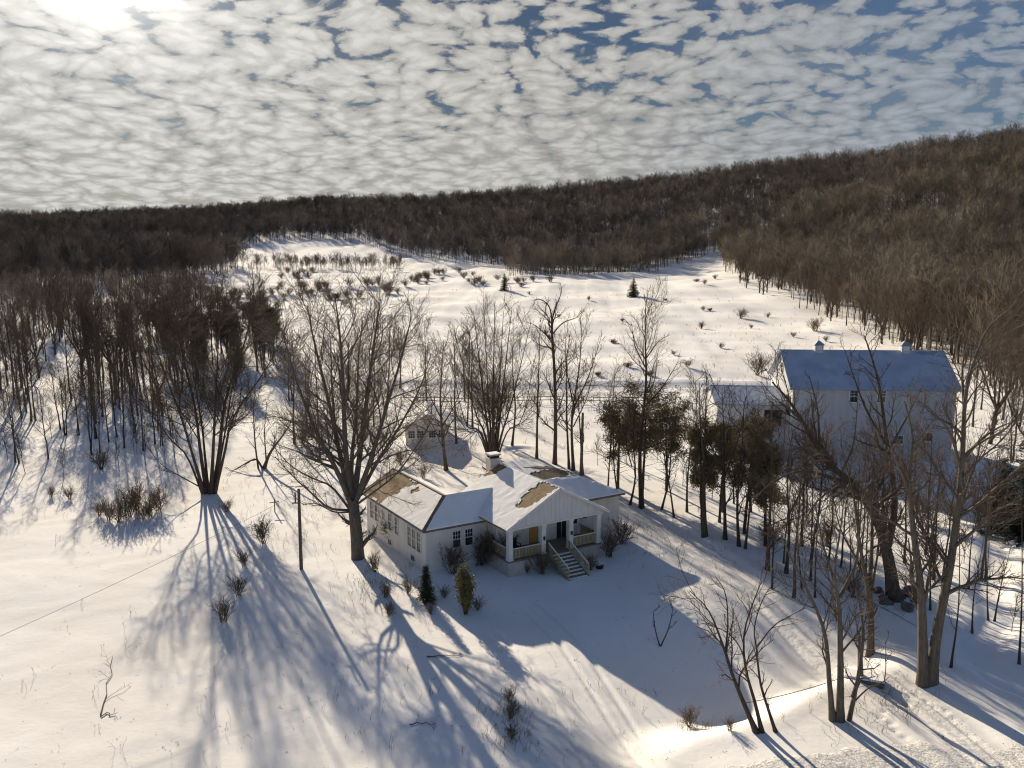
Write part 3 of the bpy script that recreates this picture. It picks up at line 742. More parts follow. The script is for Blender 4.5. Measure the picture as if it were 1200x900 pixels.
for s in (-1, 1):
    e = (W_ / 2 + s * (W_ / 2 + .32)); snow_sheet('snow', rf, [(W_ / 2, -.32, P_ + .1), (W_ / 2, D_ + .32, P_ + .1), (e, D_ + .32, E_ - .32 * sl + .1), (e, -.32, E_ - .32 * sl + .1)], .12, xf=lambda *p: p, seed=12 + s)
ident = lambda *p: p
for x in (.75, 1.85, 3.35, 4.55): window('u', x, 0, .95, 1.85, .8, xf=ident, parent=cot, sash=False, muntin=(3, 3))
for y in (.9, 2.1, 3.3, 4.5): window('v', y, 0, .95, 1.85, .75, xf=ident, parent=cot, sash=False, muntin=(2, 3))

# ------------------------------------------------------------------ the big barn and its lean-to
ba = Vector((33.3, 99.4, 0)); ba.z = G(ba.x + 9, ba.y - 1)
barn = empty('barn', ba, R(-3.3), 'large white barn with a snowy blue metal roof and two cupolas', 'barn')
L_, D_, E_, P_ = 18.9, 10.6, 9.0, 12.5
b = MB(); b.box(0, L_, 0, D_, -2, E_); b.prism([(0.003, 0), (D_ - .003, 0), (D_ / 2, P_ - E_)], 0, L_)
# gable prism is laid along x: turn it
b.v = b.v[:8] + [(y, x, z + E_) for x, y, z in b.v[8:]]
for k in range(46): b.box(.2 + k * .41, .225 + k * .41, -.02, -.002, .0, E_ - .2)
b.build('wall', M['barn'], barn)
b = MB(); sl = (P_ - E_) / (D_ / 2)
for s in (-1, 1):
    y = D_ / 2 + s * (D_ / 2 + .55); b.slab([(-.45, D_ / 2, P_ + .15), (L_ + .45, D_ / 2, P_ + .15), (L_ + .45, y, E_ - .55 * sl + .15), (-.45, y, E_ - .55 * sl + .15)], .14)
brf = b.build('roof', M['barn_roof'], barn)
snow_sheet('snow', brf, [(-.2, D_ / 2 + .1, P_ + .1), (L_ + .3, D_ / 2 + .1, P_ + .1), (L_ + .4, D_ + .5, E_ - .5 * sl + .15), (-.3, D_ + .5, E_ - .5 * sl + .15)], .1, xf=ident, seed=20)
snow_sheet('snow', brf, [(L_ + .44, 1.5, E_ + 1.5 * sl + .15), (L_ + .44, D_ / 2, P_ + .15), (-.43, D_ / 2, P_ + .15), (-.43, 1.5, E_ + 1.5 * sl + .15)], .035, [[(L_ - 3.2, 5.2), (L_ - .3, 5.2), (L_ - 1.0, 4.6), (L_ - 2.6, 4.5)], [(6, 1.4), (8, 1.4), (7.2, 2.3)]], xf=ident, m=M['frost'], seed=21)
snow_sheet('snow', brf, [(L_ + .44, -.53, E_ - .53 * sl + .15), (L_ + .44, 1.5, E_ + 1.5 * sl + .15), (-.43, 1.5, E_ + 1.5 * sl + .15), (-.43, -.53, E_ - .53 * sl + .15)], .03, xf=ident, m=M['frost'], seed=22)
for x in (4.2, 14.6):
    c = MB(); c.box(x - .5, x + .5, D_ / 2 - .5, D_ / 2 + .5, P_ - .3, P_ + .8); c = c.build('cupola', M['barn'], barn)
    k = MB(); V = [(x - .68, D_ / 2 - .68, P_ + .803), (x + .68, D_ / 2 - .68, P_ + .803), (x + .68, D_ / 2 + .68, P_ + .803), (x - .68, D_ / 2 + .68, P_ + .803), (x, D_ / 2, P_ + 1.4)]
    k.add(V, [(3, 2, 1, 0), (0, 1, 4), (1, 2, 4), (2, 3, 4), (3, 0, 4)]); k.bar((x, D_ / 2, P_ + 1.35), (x, D_ / 2, P_ + 1.9), .06); kr = k.build('roof', M['barn_roof'], c)
    for s in (-1, 1):
        k = MB(); k.box(x - .3, x + .3, D_ / 2 + s * .505 - .01, D_ / 2 + s * .505 + .01, P_ + .22, P_ + .7)
        for j in range(4): k.box(x - .32, x + .32, D_ / 2 + s * .525 - .02, D_ / 2 + s * .525 + .02, P_ + .25 + j * .11, P_ + .30 + j * .11)
        k.build('louvre', M['trim'], c)
for x, z, wd in ((7.1, 7.2, .9), (10.3, 7.2, .9)): window('u', x, 0, z, z + 1.4, wd, xf=ident, parent=barn, muntin=(2, 2))
for x, z, wd in ((12.6, 2.2, 1.1), (15.9, 2.6, 1.1)): window('u', x, 0, z, z + .95, wd, xf=ident, parent=barn, sash=False)
window('v', D_ / 2, 0, 9.8, 11.0, .8, xf=ident, parent=barn)
b = MB(); b.box(-.05, -.003, .6, 2.6, 5.2, 7.6); b.build('door', M['dark'], barn)
# lean-to
b = MB(); b.box(-8.3, -.06, 2.5, 11.5, -2, 6.3); b.v += []
b.build('annex_wall', M['barn'], barn)
b = MB(); b.prism([(2.503, 0), (11.497, 0), (7, 1.35)], -8.3, -.06); b.v = [(y, x, z + 6.297) for x, y, z in b.v]; b.build('annex_gable', M['barn'], barn)
b = MB()
for s in (-1, 1):
    y = 7 + s * 4.9; b.slab([(-8.65, 7, 7.75), (-.06, 7, 7.75), (-.06, y, 6.3), (-8.65, y, 6.3)], .14)
arf = b.build('annex_roof', M['barn_roof'], barn)
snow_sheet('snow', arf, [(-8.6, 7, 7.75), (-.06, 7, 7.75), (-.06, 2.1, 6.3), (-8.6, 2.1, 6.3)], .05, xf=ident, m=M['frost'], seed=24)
snow_sheet('snow', arf, [(-8.6, 7, 7.75), (-.06, 7, 7.75), (-.06, 11.9, 6.3), (-8.6, 11.9, 6.3)], .10, xf=ident, seed=25)
b = MB(); b.box(-2.6, -.5, 2.44, 2.497, 3.6, 5.6); b.build('door', M['dark'], barn)

# ------------------------------------------------------------------ bare trees: prototypes
def slender(seed, h=17, r=.17, lean=4, multi=1, dense=1.0, tw=.018):
    rs = np.random.RandomState(seed)
    st = [stem(rs, (rs.randn() * .25 * (multi > 1), rs.randn() * .25 * (multi > 1), -.4), rs.rand() * 360, lean * rs.rand() + (i > 0) * 6, lean * .5, h * (1 - .15 * rs.rand()), r * (1 - .25 * rs.rand() * (i > 0)), .03, 12, .05) for i in range(multi)]
    return grow('slender_tree', seed, st, [lv(int(14 * dense), .32, .97, 30, 55, .34, .55, .5, .03, 5, .5, .12, 4),
                                           lv(int(6 * dense), .2, 1, 25, 50, .45, .3, .55, tw, 3, .3, .14, 3),
                                           lv(int(5 * dense), .2, 1, 25, 50, .5, .3, .6, tw * .75, 2, .15, .15, 3)], M['bark'], M['twig'], multi)
def spreading(seed, h=15, r=.26, dense=1.0, tw=.016, bark='bark', twig='twig'):
    rs = np.random.RandomState(seed); st = []
    tr = stem(rs, (0, 0, -.4), rs.rand() * 360, 3, 5, h * .33, r, r * .82, 8, .04); st.append(tr); top = tr[0][-1]
    n = rs.randint(4, 6)
    for i in range(n):
        st.append(stem(rs, top - (0, 0, .25 * rs.rand()), i * 360 / n + rs.rand() * 40, 18 + 18 * rs.rand(), 12 + 14 * rs.rand(), h * (.55 + .2 * rs.rand()), r * .58, .03, 10, .07))
    return grow('spreading_tree', seed, st, [lv(int(9 * dense), .15, .97, 25, 50, .40, .45, .5, .03, 5, .35, .12, 4),
                                            lv(int(6 * dense), .2, 1, 25, 50, .45, .3, .55, tw, 3, .25, .14, 3),
                                            lv(int(5 * dense), .2, 1, 25, 50, .5, .3, .6, tw * .75, 2, .1, .15, 3)], M[bark], M[twig], 1)
def bushy(seed, h=2.0, n=9, tw=.010, spread=32, twig='twig', dense=1.0):
    rs = np.random.RandomState(seed); st = []
    for i in range(n):
        st.append(stem(rs, (rs.randn() * .12, rs.randn() * .12, -.08), rs.rand() * 360, spread * rs.rand() + 4, spread * rs.rand(), h * (.6 + .4 * rs.rand()), .022, .008, 6, .12))
    return grow('shrub', seed, st, [lv(int(7 * dense), .2, 1, 20, 50, .45, .4, .7, tw, 3, .3, .18, 3), lv(int(5 * dense), .2, 1, 20, 55, .5, .3, .8, tw * .8, 2, .2, .2, 3)], M['twig'], M[twig], 0)
SL = [slender(100 + i, 16.5, .16, 4, 1 if i < 5 else 2, 1.25) for i in range(7)]
SP = [spreading(200 + i, 15, .26, 1.25) for i in range(5)]
TH = [slender(300 + i, 9.5, .09, 8, 4, 1.5, .02) for i in range(3)]
SAP = [slender(330 + i, 7, .05, 7, 1, 1.05, .010) for i in range(4)]
BU = [bushy(350 + i, 2.0, 15, .010, 42, 'dry', 1.3) for i in range(4)]
LOWB = [bushy(370 + i, 1.1, 22, .012, 65, 'dry', 1.3) for i in range(2)]
rng = np.random.RandomState(11)

# ------------------------------------------------------------------ the named trees of the yard
def rel(px, py, base, dy=0.0):
    """offset (x, y, z) from a tree's base to a place in the photo, dy metres nearer (-) or farther (+)"""
    a, b = (px - 600) / FPX, (py - 450) / FPX
    d = (a, math.cos(PITCH) - b * math.sin(PITCH), -math.sin(PITCH) - b * math.cos(PITCH))
    t = (base.y + dy) / d[1]
    return (d[0] * t - base.x, dy, CAM_H + d[2] * t - base.z)
def limb(base, pts, r0, r1, n=10):
    """limb through photo places (px, py, depth offset)"""
    P = cr([rel(p[0], p[1], base, p[2]) if len(p) == 3 else p[0] for p in pts], n)
    return P, r1 + (r0 - r1) * (1 - np.linspace(0, 1, n + 1)) ** 1.25
def hero(name, label, bpx, limbs, levels, seed, bark='bark', twig='twig', flare_n=1, group=None, split=1):
    base = at(*bpx); st = []
    for L in limbs:
        st.append(limb(base, L[0], L[1], L[2], L[3] if len(L) > 3 else 10))
    for s in st[:1]: pass
    mt, mc = grow(name, seed, st, levels, M[bark], M[twig], flare_n, split=split)
    return tree(name, label, (mt, mc), base, group=group)
VASE = [lv((1.25, 0), .18, .98, 25, 58, .36, .5, .45, .024, 6, .25, .14, 4), lv((3.2, 0), .15, 1, 25, 55, .42, .35, .5, .013, 4, .18, .16, 3), lv((4.8, 0), .15, 1, 25, 55, .48, .3, .6, .009, 3, .08, .17, 3)]
WILL = [lv((.95, 0), .33, .98, 22, 52, .30, .45, .45, .024, 6, .3, .13, 4), lv((2.7, 0), .15, 1, 22, 50, .44, .35, .5, .013, 4, .22, .15, 3), lv((5.2, 0), .15, 1, 24, 52, .50, .3, .6, .009, 3, .1, .16, 3)]
VASE_L = [lv((.9, 0), .15, .98, 18, 42, .30, .5, .5, .028, 6, .35, .08, 4), lv((2.4, 0), .15, 1, 20, 42, .36, .35, .55, .014, 4, .3, .10, 3), lv((3.4, 0), .15, 1, 22, 45, .42, .3, .6, .010, 3, .2, .12, 3)]
OPEN = [lv((1.25, 0), .22, .98, 28, 58, .25, .45, .5, .024, 6, .4, .14, 4), lv((3.0, 0), .2, 1, 25, 52, .42, .35, .55, .013, 4, .25, .15, 3), lv((4.3, 0), .2, 1, 25, 52, .46, .3, .6, .009, 3, .12, .16, 3)]

# old maple at the corner of the house
hero('maple_tree', 'massive old grey-barked maple with drooping lower limbs at the left corner of the farmhouse', (420, 654), [
    ([(420, 664, 0), (417, 620, 0), (413, 585, 0)], .56, .46, 8),
    ([(412, 592, 0), (395, 552, -.8), (370, 505, -2), (345, 440, -3), (330, 385, -3.5)], .26, .04),
    ([(411, 588, 0), (400, 540, .6), (385, 470, 1.5), (368, 400, 2.5), (360, 358, 3)], .28, .04),
    ([(412, 586, .1), (405, 530, -.3), (402, 450, -1), (398, 390, -1.5), (392, 345, -2)], .30, .04),
    ([(414, 586, .1), (422, 530, 1), (432, 450, 2), (440, 390, 3), (446, 350, 3.5)], .30, .04),
    ([(416, 588, 0), (434, 540, -.5), (452, 480, -1.5), (470, 420, -2), (482, 372, -2)], .25, .04),
    ([(416, 590, 0), (440, 545, 1), (468, 500, 2.5), (492, 455, 3), (505, 415, 3)], .19, .035),
    ([(413, 590, .2), (412, 540, 3), (418, 480, 5), (420, 420, 6), (425, 375, 6.5)], .24, .04),
    ([(409, 598, 0), (385, 595, -1), (362, 575, -2), (345, 560, -2.5), (322, 535, -3)], .12, .03),
    ([(409, 596, 0), (388, 570, 1), (365, 560, 2), (340, 545, 3), (318, 520, 3.5)], .11, .03),
    ([(410, 600, 0), (392, 600, -2), (370, 590, -3.5), (355, 592, -4)], .08, .025),
    ([(417, 592, 0), (440, 575, -1.5), (465, 555, -2.5), (490, 520, -3), (508, 490, -3)], .11, .03),
    ([(416, 586, 0), (448, 562, 1), (478, 548, 1.5), (500, 530, 2)], .08, .025)], VASE, 41, 'grey_bark', 'pale_twig')
# wide many-stemmed tree on the left of the lawn
b0 = []
for (x1, y1, x2, y2, dy, r) in ((264, 470, 300, 352, 1, .30), (252, 480, 258, 345, -2, .24), (228, 475, 200, 345, 0, .24), (212, 488, 172, 370, -3, .20),
                                (274, 488, 338, 385, -1, .20), (236, 495, 215, 352, 6, .18), (200, 515, 150, 440, -1, .12), (268, 480, 282, 372, 4, .15)):
    b0.append(([(246 + (x1 - 246) * .18, 580, dy * .06), (246 + (x1 - 246) * .58, 535, dy * .3), (x1, y1, dy * .6), ((x1 + x2) / 2 + (x2 - x1) * .05, (y1 + y2) / 2, dy * .85), (x2, y2, dy)], r * .92, .035))
b0.append(([(246, 577, 0), (215, 560, -.5), (190, 545, -1), (170, 520, -1)], .08, .02))
hero('willow_tree', 'broad many-stemmed bare tree fanning from one base on the left of the lawn', (247, 578), b0, WILL, 42, 'bark', 'twig', 9)
# broad vase tree right behind the chimney
b0 = []
for (x1, y1, x2, y2, dy, r) in ((578, 460, 580, 352, 0, .30), (590, 450, 600, 360, 2, .24), (566, 460, 555, 365, -1, .24), (600, 470, 622, 378, 1, .18), (556, 480, 532, 385, 1, .18),
                                (545, 495, 528, 420, -2, .13), (585, 455, 590, 365, 4, .2), (572, 460, 567, 360, 4, .2), (612, 490, 628, 415, -1, .11), (548, 505, 515, 455, 2, .09), (538, 515, 505, 490, 0, .07)):
    b0.append(([(578 + (x1 - 578) * .12, 540, 0), (578 + (x1 - 578) * .5, 505, dy * .25), (x1, y1, dy * .6), (x2, y2, dy)], r, .03))
hero('vase_tree', 'broad fan-shaped bare tree rising behind the farmhouse chimney', (579, 538), b0, WILL, 43, 'bark', 'pale_twig', 11)
# garden tree before the cottage
hero('birch_tree', 'single-trunked bare tree standing in front of the garden cottage', (523, 551), [
    ([(523, 553, 0), (519, 515, 0), (516, 470, 0), (518, 430, 0), (520, 398, 0)], .22, .03, 14), ([(521, 530, 0), (505, 495, -.5), (482, 470, -1), (470, 462, -1)], .06, .015),
    ([(518, 500, 0), (535, 470, 1), (545, 440, 1)], .09, .02), ([(517, 490, 0), (500, 455, .5), (496, 425, .5)], .09, .02)], OPEN, 44)
# old apple tree
hero('apple_tree', 'leaning old bare apple tree with low arching limbs left of the utility pole', (308, 549), [
    ([(309, 550, 0), (317, 530, 0), (333, 508, 0), (345, 488, 1)], .22, .04), ([(303, 551, 0), (299, 520, 0), (297, 480, -.5), (299, 452, -.5)], .12, .025),
    ([(307, 548, 0), (300, 538, 0), (288, 543, -.5), (272, 552, -1), (256, 556, -1.5)], .13, .03), ([(312, 540, 0), (310, 505, 1), (313, 470, 1.5)], .09, .02)], OPEN, 45)
# thin row behind the house, right of the vase tree
row = ((600, 522, 601, 400, .15, 'slim bare tree with side twigs just right of the fan-shaped tree'), (629, 537, 633, 372, .16, 'thin bare tree left of the tallest tree behind the farmhouse'),
       (667, 549, 662, 385, .15, 'thin bare tree close against the right side of the tallest tree'),
       (672, 551, 682, 378, .19, 'forked bare tree with a wide top behind the side roof'), (683, 556, 676, 440, .14, 'short bare tree between the forked tree and the broken snag'))
for i, (bx, by, tx, ty, r, lab) in enumerate(row):
    hero('slim_tree', lab, (bx, by), [([(bx, by + 2, 0), (bx * .65 + tx * .35 + rng.randn() * 2, by * .65 + ty * .35, 0), (bx * .3 + tx * .7, by * .3 + ty * .7, .5), (tx, ty, .5)], r, .02, 14)] +
         ([([(671, 480, .1), (690, 440, 1), (706, 390, 1.5)], .10, .02), ([(671, 470, .1), (664, 430, -1), (668, 390, -1)], .09, .02), ([(672, 500, 0), (688, 465, -1), (698, 425, -1.5)], .08, .02)] if i == 3 else []), OPEN, 50 + i, 'bark', 'pale_twig')
hero('tall_tree', 'tallest bare tree behind the farmhouse with a crooked forked top', (651, 545), [
    ([(650, 548, 0), (651, 500, 0), (650, 440, 0), (647, 392, 0), (647, 372, 0)], .25, .12, 14), ([(647, 376, 0), (643, 358, .5), (630, 350, .5), (625, 357, .5)], .10, .02), ([(647, 374, 0), (652, 358, 0), (658, 342, 0), (656, 330, 0)], .09, .02),
    ([(647, 392, 0), (660, 378, -.5), (676, 372, -.5), (684, 362, 0)], .09, .02), ([(648, 412, 0), (636, 398, .5), (628, 384, .5)], .07, .02)], OPEN, 57, 'bark', 'pale_twig')
sn = at(681, 558); st_, _ = grow('snag', 58, [limb(sn, [(681, 559, 0), (682, 520, 0), (683, 484, 0)], .2, .13)], [lv(3, .5, .95, 50, 80, .08, .2, .3, .03, 2, .1, .1, 4)], M['grey_bark'], M['twig'], split=0)
sg = empty('dead_snag', sn, 0, 'broken dead trunk without branches behind the side roof', 'tree snag'); mesh_obj('trunk', st_, sg)
hero('ash_tree', 'tall thin bare tree rising through the pines right of the farmhouse', (750, 596), [
    ([(752, 598, 0), (750, 530, 0), (757, 450, 0), (756, 395, 0), (757, 357, 0)], .24, .025, 16), ([(757, 420, 0), (772, 400, .5), (786, 392, .5)], .07, .015), ([(756, 430, 0), (744, 405, -.5), (740, 378, -.5)], .07, .015),
    ([(753, 480, 0), (775, 455, 1), (790, 432, 1), (796, 420, 1)], .08, .015)], OPEN, 59, 'bark', 'pale_twig')
# row of bare trees along the far side of the driveway
rowd = ((712, 578, 722, 470, .10), (725, 585, 712, 460, .10), (738, 592, 744, 480, .12), (775, 597, 790, 470, .11), (826, 628, 828, 440, .24), (850, 632, 846, 455, .17), (866, 640, 872, 470, .15), (873, 643, 890, 480, .11), (899, 668, 905, 470, .17),
        (921, 672, 930, 500, .15), (805, 600, 815, 480, .12), (790, 606, 770, 500, .10), (843, 612, 858, 470, .12))
labs = ['slim bare tree nearest the farmhouse beside the driveway', 'leaning thin tree left of the first pine', 'thin bare tree just left of the tall thin tree among the pines', 'thin bare tree under the right of the first pine',
        'thick-based bare tree in the middle of the driveway row', 'straight bare tree just right of the thick-based one in the driveway row', 'bare tree with a lit right edge under the last pine', 'slim tree leaning right beside the driveway row',
        'bare tree alone on the bank above the driveway bend', 'bare tree at the right end of the driveway row', 'slim bare tree behind the second pine', 'small left-leaning tree between the two first pines', 'slim bare tree behind the driveway row facing the lean-to']
for i, (bx, by, tx, ty, r) in enumerate(rowd):
    hero('bare_tree', labs[i], (bx, by), [([(bx, by + 2, 0), (bx * .7 + tx * .3 + rng.randn() * 3, by * .7 + ty * .3, 0), (bx * .3 + tx * .7 + rng.randn() * 3, by * .3 + ty * .7, .4), (tx, ty, .6)], r, .02, 12),
                                        ([(bx * .6 + tx * .4, by * .6 + ty * .4, .1), (tx * .8 + bx * .2 + rng.randn() * 14, by * .3 + ty * .7, rng.randn()), (tx + rng.randn() * 22, ty + 8, rng.randn() * 1.5)], r * .5, .02)], OPEN, 70 + i)
# big trees on the right
hero('leaning_tree', 'huge crooked tree with a limb arching left in front of the barn', (1046, 702), [
    ([(1048, 706, 0), (1042, 660, 0), (1030, 615, 0), (1005, 572, -.5), (972, 545, -1), (950, 510, -1.5), (925, 470, -2), (905, 448, -2)], .50, .05, 18),
    ([(1040, 640, 0), (1048, 600, .5), (1046, 560, 1), (1038, 510, 1.5), (1030, 450, 2), (1018, 408, 2.5), (1012, 392, 2.5)], .30, .03, 16),
    ([(1000, 568, -.5), (975, 560, -1), (940, 552, -1), (905, 565, -1.5), (880, 590, -2)], .16, .03), ([(1012, 582, -.5), (985, 570, -2), (955, 590, -3), (942, 618, -3)], .12, .03),
    ([(1038, 520, 1.5), (1015, 480, 2), (1000, 440, 2), (990, 410, 2)], .11, .025), ([(1040, 530, 1), (1062, 490, 1.5), (1080, 455, 2)], .11, .025), ([(960, 525, -1.2), (958, 480, -2), (948, 440, -2)], .11, .025), ([(985, 556, -1), (1000, 520, -1.5), (1005, 470, -2)], .10, .025)], OPEN, 90, 'bark', 'twig', 1)
hero('twin_tree', 'big bare tree forking at its base into two trunks near the stream', (1086, 800), [
    ([(1082, 806, 0), (1081, 750, 0), (1079, 690, 0), (1070, 620, 0), (1065, 560, .2), (1070, 515, .3), (1060, 470, .5)], .34, .04, 16),
    ([(1090, 804, 0), (1098, 740, 0), (1112, 670, 0), (1122, 600, 0), (1128, 530, 0), (1132, 460, 0), (1150, 400, .5), (1168, 370, .5)], .34, .04, 18),
    ([(1126, 548, 0), (1112, 505, -.5), (1090, 480, -1), (1075, 470, -1)], .10, .02), ([(1127, 540, 0), (1150, 515, .5), (1172, 500, 1), (1196, 492, 1)], .11, .02), ([(1130, 480, 0), (1128, 430, .5), (1138, 385, .5)], .10, .02),
    ([(1066, 575, .1), (1048, 535, -1), (1040, 500, -1)], .09, .02)], OPEN, 91, 'grey_bark', 'twig', 2)
hero('dark_tree', 'dark multi-stemmed bare tree standing above the old stone culvert', (1020, 766), [
    ([(1020, 770, 0), (1020, 720, 0), (1018, 690, 0)], .24, .2, 6), ([(1018, 694, 0), (1008, 640, -.5), (1000, 580, -1), (985, 520, -1)], .15, .025), ([(1019, 692, 0), (1022, 630, .5), (1022, 560, .8), (1026, 505, 1)], .15, .025),
    ([(1018, 694, 0), (1006, 660, 1), (985, 620, 2), (975, 575, 2)], .11, .025), ([(1020, 700, 0), (1030, 640, 1), (1038, 590, 1.5)], .10, .02)], OPEN, 92)
hero('clump_tree', 'clump of four bare stems on the sunny bank at the bottom right', (986, 844), [
    ([(976, 848, 0), (972, 800, 0), (966, 740, 0), (945, 690, 0), (925, 650, -.3), (912, 615, -.5)], .17, .025, 14), ([(984, 847, 0), (985, 790, 0), (984, 730, 0), (980, 690, 0), (965, 640, 0), (955, 590, .3)], .22, .03, 14),
    ([(984, 700, 0), (1003, 660, .3), (1008, 610, .5), (1012, 560, .5)], .12, .02), ([(984, 715, 0), (978, 670, -.6), (985, 620, -.8), (990, 575, -.8)], .10, .02), ([(992, 718, .2), (1004, 760, .3), (1000, 700, .3), (985, 660, .4)], .01, .01, 6),
    ([(994, 848, 0), (1000, 820, 0), (1006, 790, 0), (1012, 740, 0), (1004, 690, .2)], .15, .06, 10), ([(1001, 822, 0), (1018, 806, 0), (1036, 798, 0), (1038, 770, 0), (1037, 750, 0)], .05, .012, 10)], OPEN, 93, 'grey_bark', 'twig', 2)
hero('hawthorn_tree', 'small three-stemmed tree leaning left over the snow bank at the front', (886, 858), [
    ([(888, 862, 0), (872, 825, 0), (858, 790, 0), (845, 750, -.3), (830, 715, -.6), (808, 692, -.8)], .15, .018, 14), ([(893, 858, 0), (884, 820, 0), (874, 785, 0), (872, 740, .3), (885, 700, .6), (893, 680, .6)], .11, .018, 12),
    ([(909, 858, 0), (900, 830, 0), (891, 800, .3), (887, 765, .5)], .10, .05, 8), ([(888, 768, .5), (884, 735, .3), (895, 700, .3), (910, 680, .5)], .05, .015), ([(850, 765, -.2), (853, 730, 0), (850, 695, .3), (838, 675, .3)], .06, .015), ([(876, 790, 0), (868, 760, -.8), (850, 740, -1.4), (822, 730, -1.8)], .05, .015),
    ([(886, 760, .3), (905, 735, -.3), (925, 722, -.6), (946, 712, -.6)], .045, .012)],
    [lv((1.2, 0), .25, .98, 25, 55, .34, .4, .6, .016, 5, .35, .16, 4), lv((3.0, 0), .15, 1, 25, 55, .42, .3, .6, .009, 4, .25, .16, 3), lv((4.0, 0), .15, 1, 25, 50, .45, .3, .7, .007, 3, .1, .16, 3)], 94, 'bark', 'pale_twig', 3)
hero('sapling', 'small forked sapling in the shaded snow left of the leaning front tree', (773, 757), [([(774, 760, 0), (768, 738, 0), (766, 718, 0), (772, 712, 0)], .05, .015), ([(774, 758, 0), (784, 735, 0), (788, 712, 0), (783, 700, 0)], .05, .015)], OPEN, 95)
for i, (bx, by, tx, ty, lab) in enumerate(((1114, 782, 1124, 590, 'thin sapling right of the two-trunked tree'), (1139, 742, 1153, 630, 'thin sapling in front of the stream bank'), (1158, 727, 1160, 620, 'thinnest sapling on the stream bank'), (1165, 728, 1185, 640, 'bent sapling leaning right on the stream bank'),
                                           (1194, 778, 1197, 560, 'straight sapling at the right edge beside the road'), (1090, 715, 1100, 560, 'sapling behind the fork of the two-trunked tree'), (1068, 690, 1078, 560, 'sapling between the huge crooked tree and the two-trunked tree'),
                                           (955, 700, 962, 560, 'thin sapling behind the clump of four stems'), (940, 690, 930, 570, 'thin sapling at the right end of the driveway row'), (995, 690, 990, 560, 'thin sapling left of the huge crooked tree'), (1135, 690, 1150, 560, 'sapling on the near side of the stream brush'))):
    hero('sapling', lab, (bx, by), [([(bx, by + 2, 0), (bx * .6 + tx * .4 + rng.randn() * 3, by * .6 + ty * .4, 0), (tx, ty, .3)], .075, .012, 10)], [lv((.9, 0), .3, .98, 30, 55, .25, .4, .5, .012, 4, .4, .12, 3), lv((3, 0), .2, 1, 25, 50, .45, .3, .6, .008, 3, .2, .14, 3)], 110 + i)

# ------------------------------------------------------------------ evergreens
def pine(seed, h, cr0, w, dense=1.0):
    """bare lower trunk, rough irregular crown from cr0*h up, half-width w"""
    rs = np.random.RandomState(seed)
    tr = stem(rs, (0, 0, -.3), rs.rand() * 360, 3, 3, h, .17, .03, 12, .04); P, Q = tr[0][None], tr[1][None]
    b1, r1 = children(rs, P, Q, int(34 * dense), cr0, .99, (55, 85), 0, .25, .4, .02, 5, .25, .12, lenabs=w * 1.15)
    b0, r0 = children(rs, P, Q, 10, .15, cr0, (60, 95), 0, 0, .3, .015, 4, -.1, .12, lenabs=w * .5)
    b2, r2 = children(rs, b1, r1, 6, .25, 1, (25, 60), .4, .3, .6, .012, 3, .2, .15)
    V, F = [], []; n = 0
    for p, q, k in ((P, Q, 8), (b1, r1, 4), (b0, r0, 3)):
        v, f = tubes(p, q, k); V.append(v); F.append(f + n); n += len(v)
    trunk = np_mesh('pine_trunk', np.concatenate(V), np.concatenate(F), M['bark'], True)
    cen = np.concatenate([b2[:, 1:].reshape(-1, 3), b1[:, 3:].reshape(-1, 3)])
    cen = cen[rs.rand(len(cen)) < .8]
    v, f = needles(rs, cen, 22, .14, .24, '', None, .7, .15)
    return trunk, np_mesh('pine_crown', v, f, M['pine'])
def spruce(seed, h, w, m='spruce', tiers=26):
    rs = np.random.RandomState(seed)
    P = np.array([[[0, 0, -.2], [0, 0, h * .5], [0, 0, h]]], float); Q = np.array([[h * .02, h * .012, .01]])
    pts = []; bp, bq = [], []
    for t in range(tiers):
        u = t / tiers; z = h * (.05 + .93 * u); L = w * (1 - u) ** .85 + .04 * h * .3
        for k in range(int(5 + 8 * (1 - u))):
            a = rs.rand() * 6.28; l = L * (.7 + .45 * rs.rand()); n = max(2, int(l / .22))
            d = np.array([math.cos(a), math.sin(a), 0])
            q = [np.array([0, 0, z]) + d * l * s / n + np.array([0, 0, -.28 * l * (s / n) + .12 * l * (s / n) ** 2]) for s in range(n + 1)]
            pts += q[1:]; bp.append([q[0], q[n // 2], q[-1]]); bq.append([.02, .014, .006])
    v1, f1 = tubes(P, Q, 7); v2, f2 = tubes(np.array(bp), np.array(bq), 3)
    v, f = needles(rs, np.array(pts), 10, .12 * (h / 7) ** .5, .10, '', None, .5)
    return np_mesh('spruce_trunk', np.concatenate([v1, v2]), np.concatenate([f1, f2 + len(v1)]), M['bark'], True), np_mesh('spruce_crown', v, f, M[m])
for i, (bx, by, ty, cr0, w, lab) in enumerate(((753, 585, 458, .42, 3.0, 'broad dark pine nearest the farmhouse across the driveway'), (781, 575, 478, .45, 2.6, 'pine leaning against the right of the broad dark pine'), (724, 572, 478, .45, 2.2, 'small pine at the left end of the pines'),
                                              (824, 622, 478, .40, 1.8, 'narrow brownish pine in the middle of the pines'), (872, 625, 470, .42, 2.1, 'brownish pine at the right in front of the lean-to'), (897, 640, 505, .42, 1.5, 'low pine at the right end of the pines'), (846, 600, 482, .45, 1.5, 'small pine behind the gap between the middle and right pines'))):
    b = at(bx, by); h = rel(bx, ty, b)[2] * (.97 if i < 3 else .86)
    tree('pine_tree', lab, pine(130 + i, h, cr0, w * (1 if i < 3 else .85)), b)
for i, (bx, by, ty, w, lab) in enumerate(((591, 341, 320, 2.2, 'dark spruce standing alone in the snowy field at the treeline, the left of two'), (742, 348, 325, 2.9, 'wider dark spruce in the open snowy field, the right of two'))):
    b = at(bx, by); h = rel(bx, ty, b)[2]; tree('spruce_tree', lab, spruce(140 + i, h, w), b)
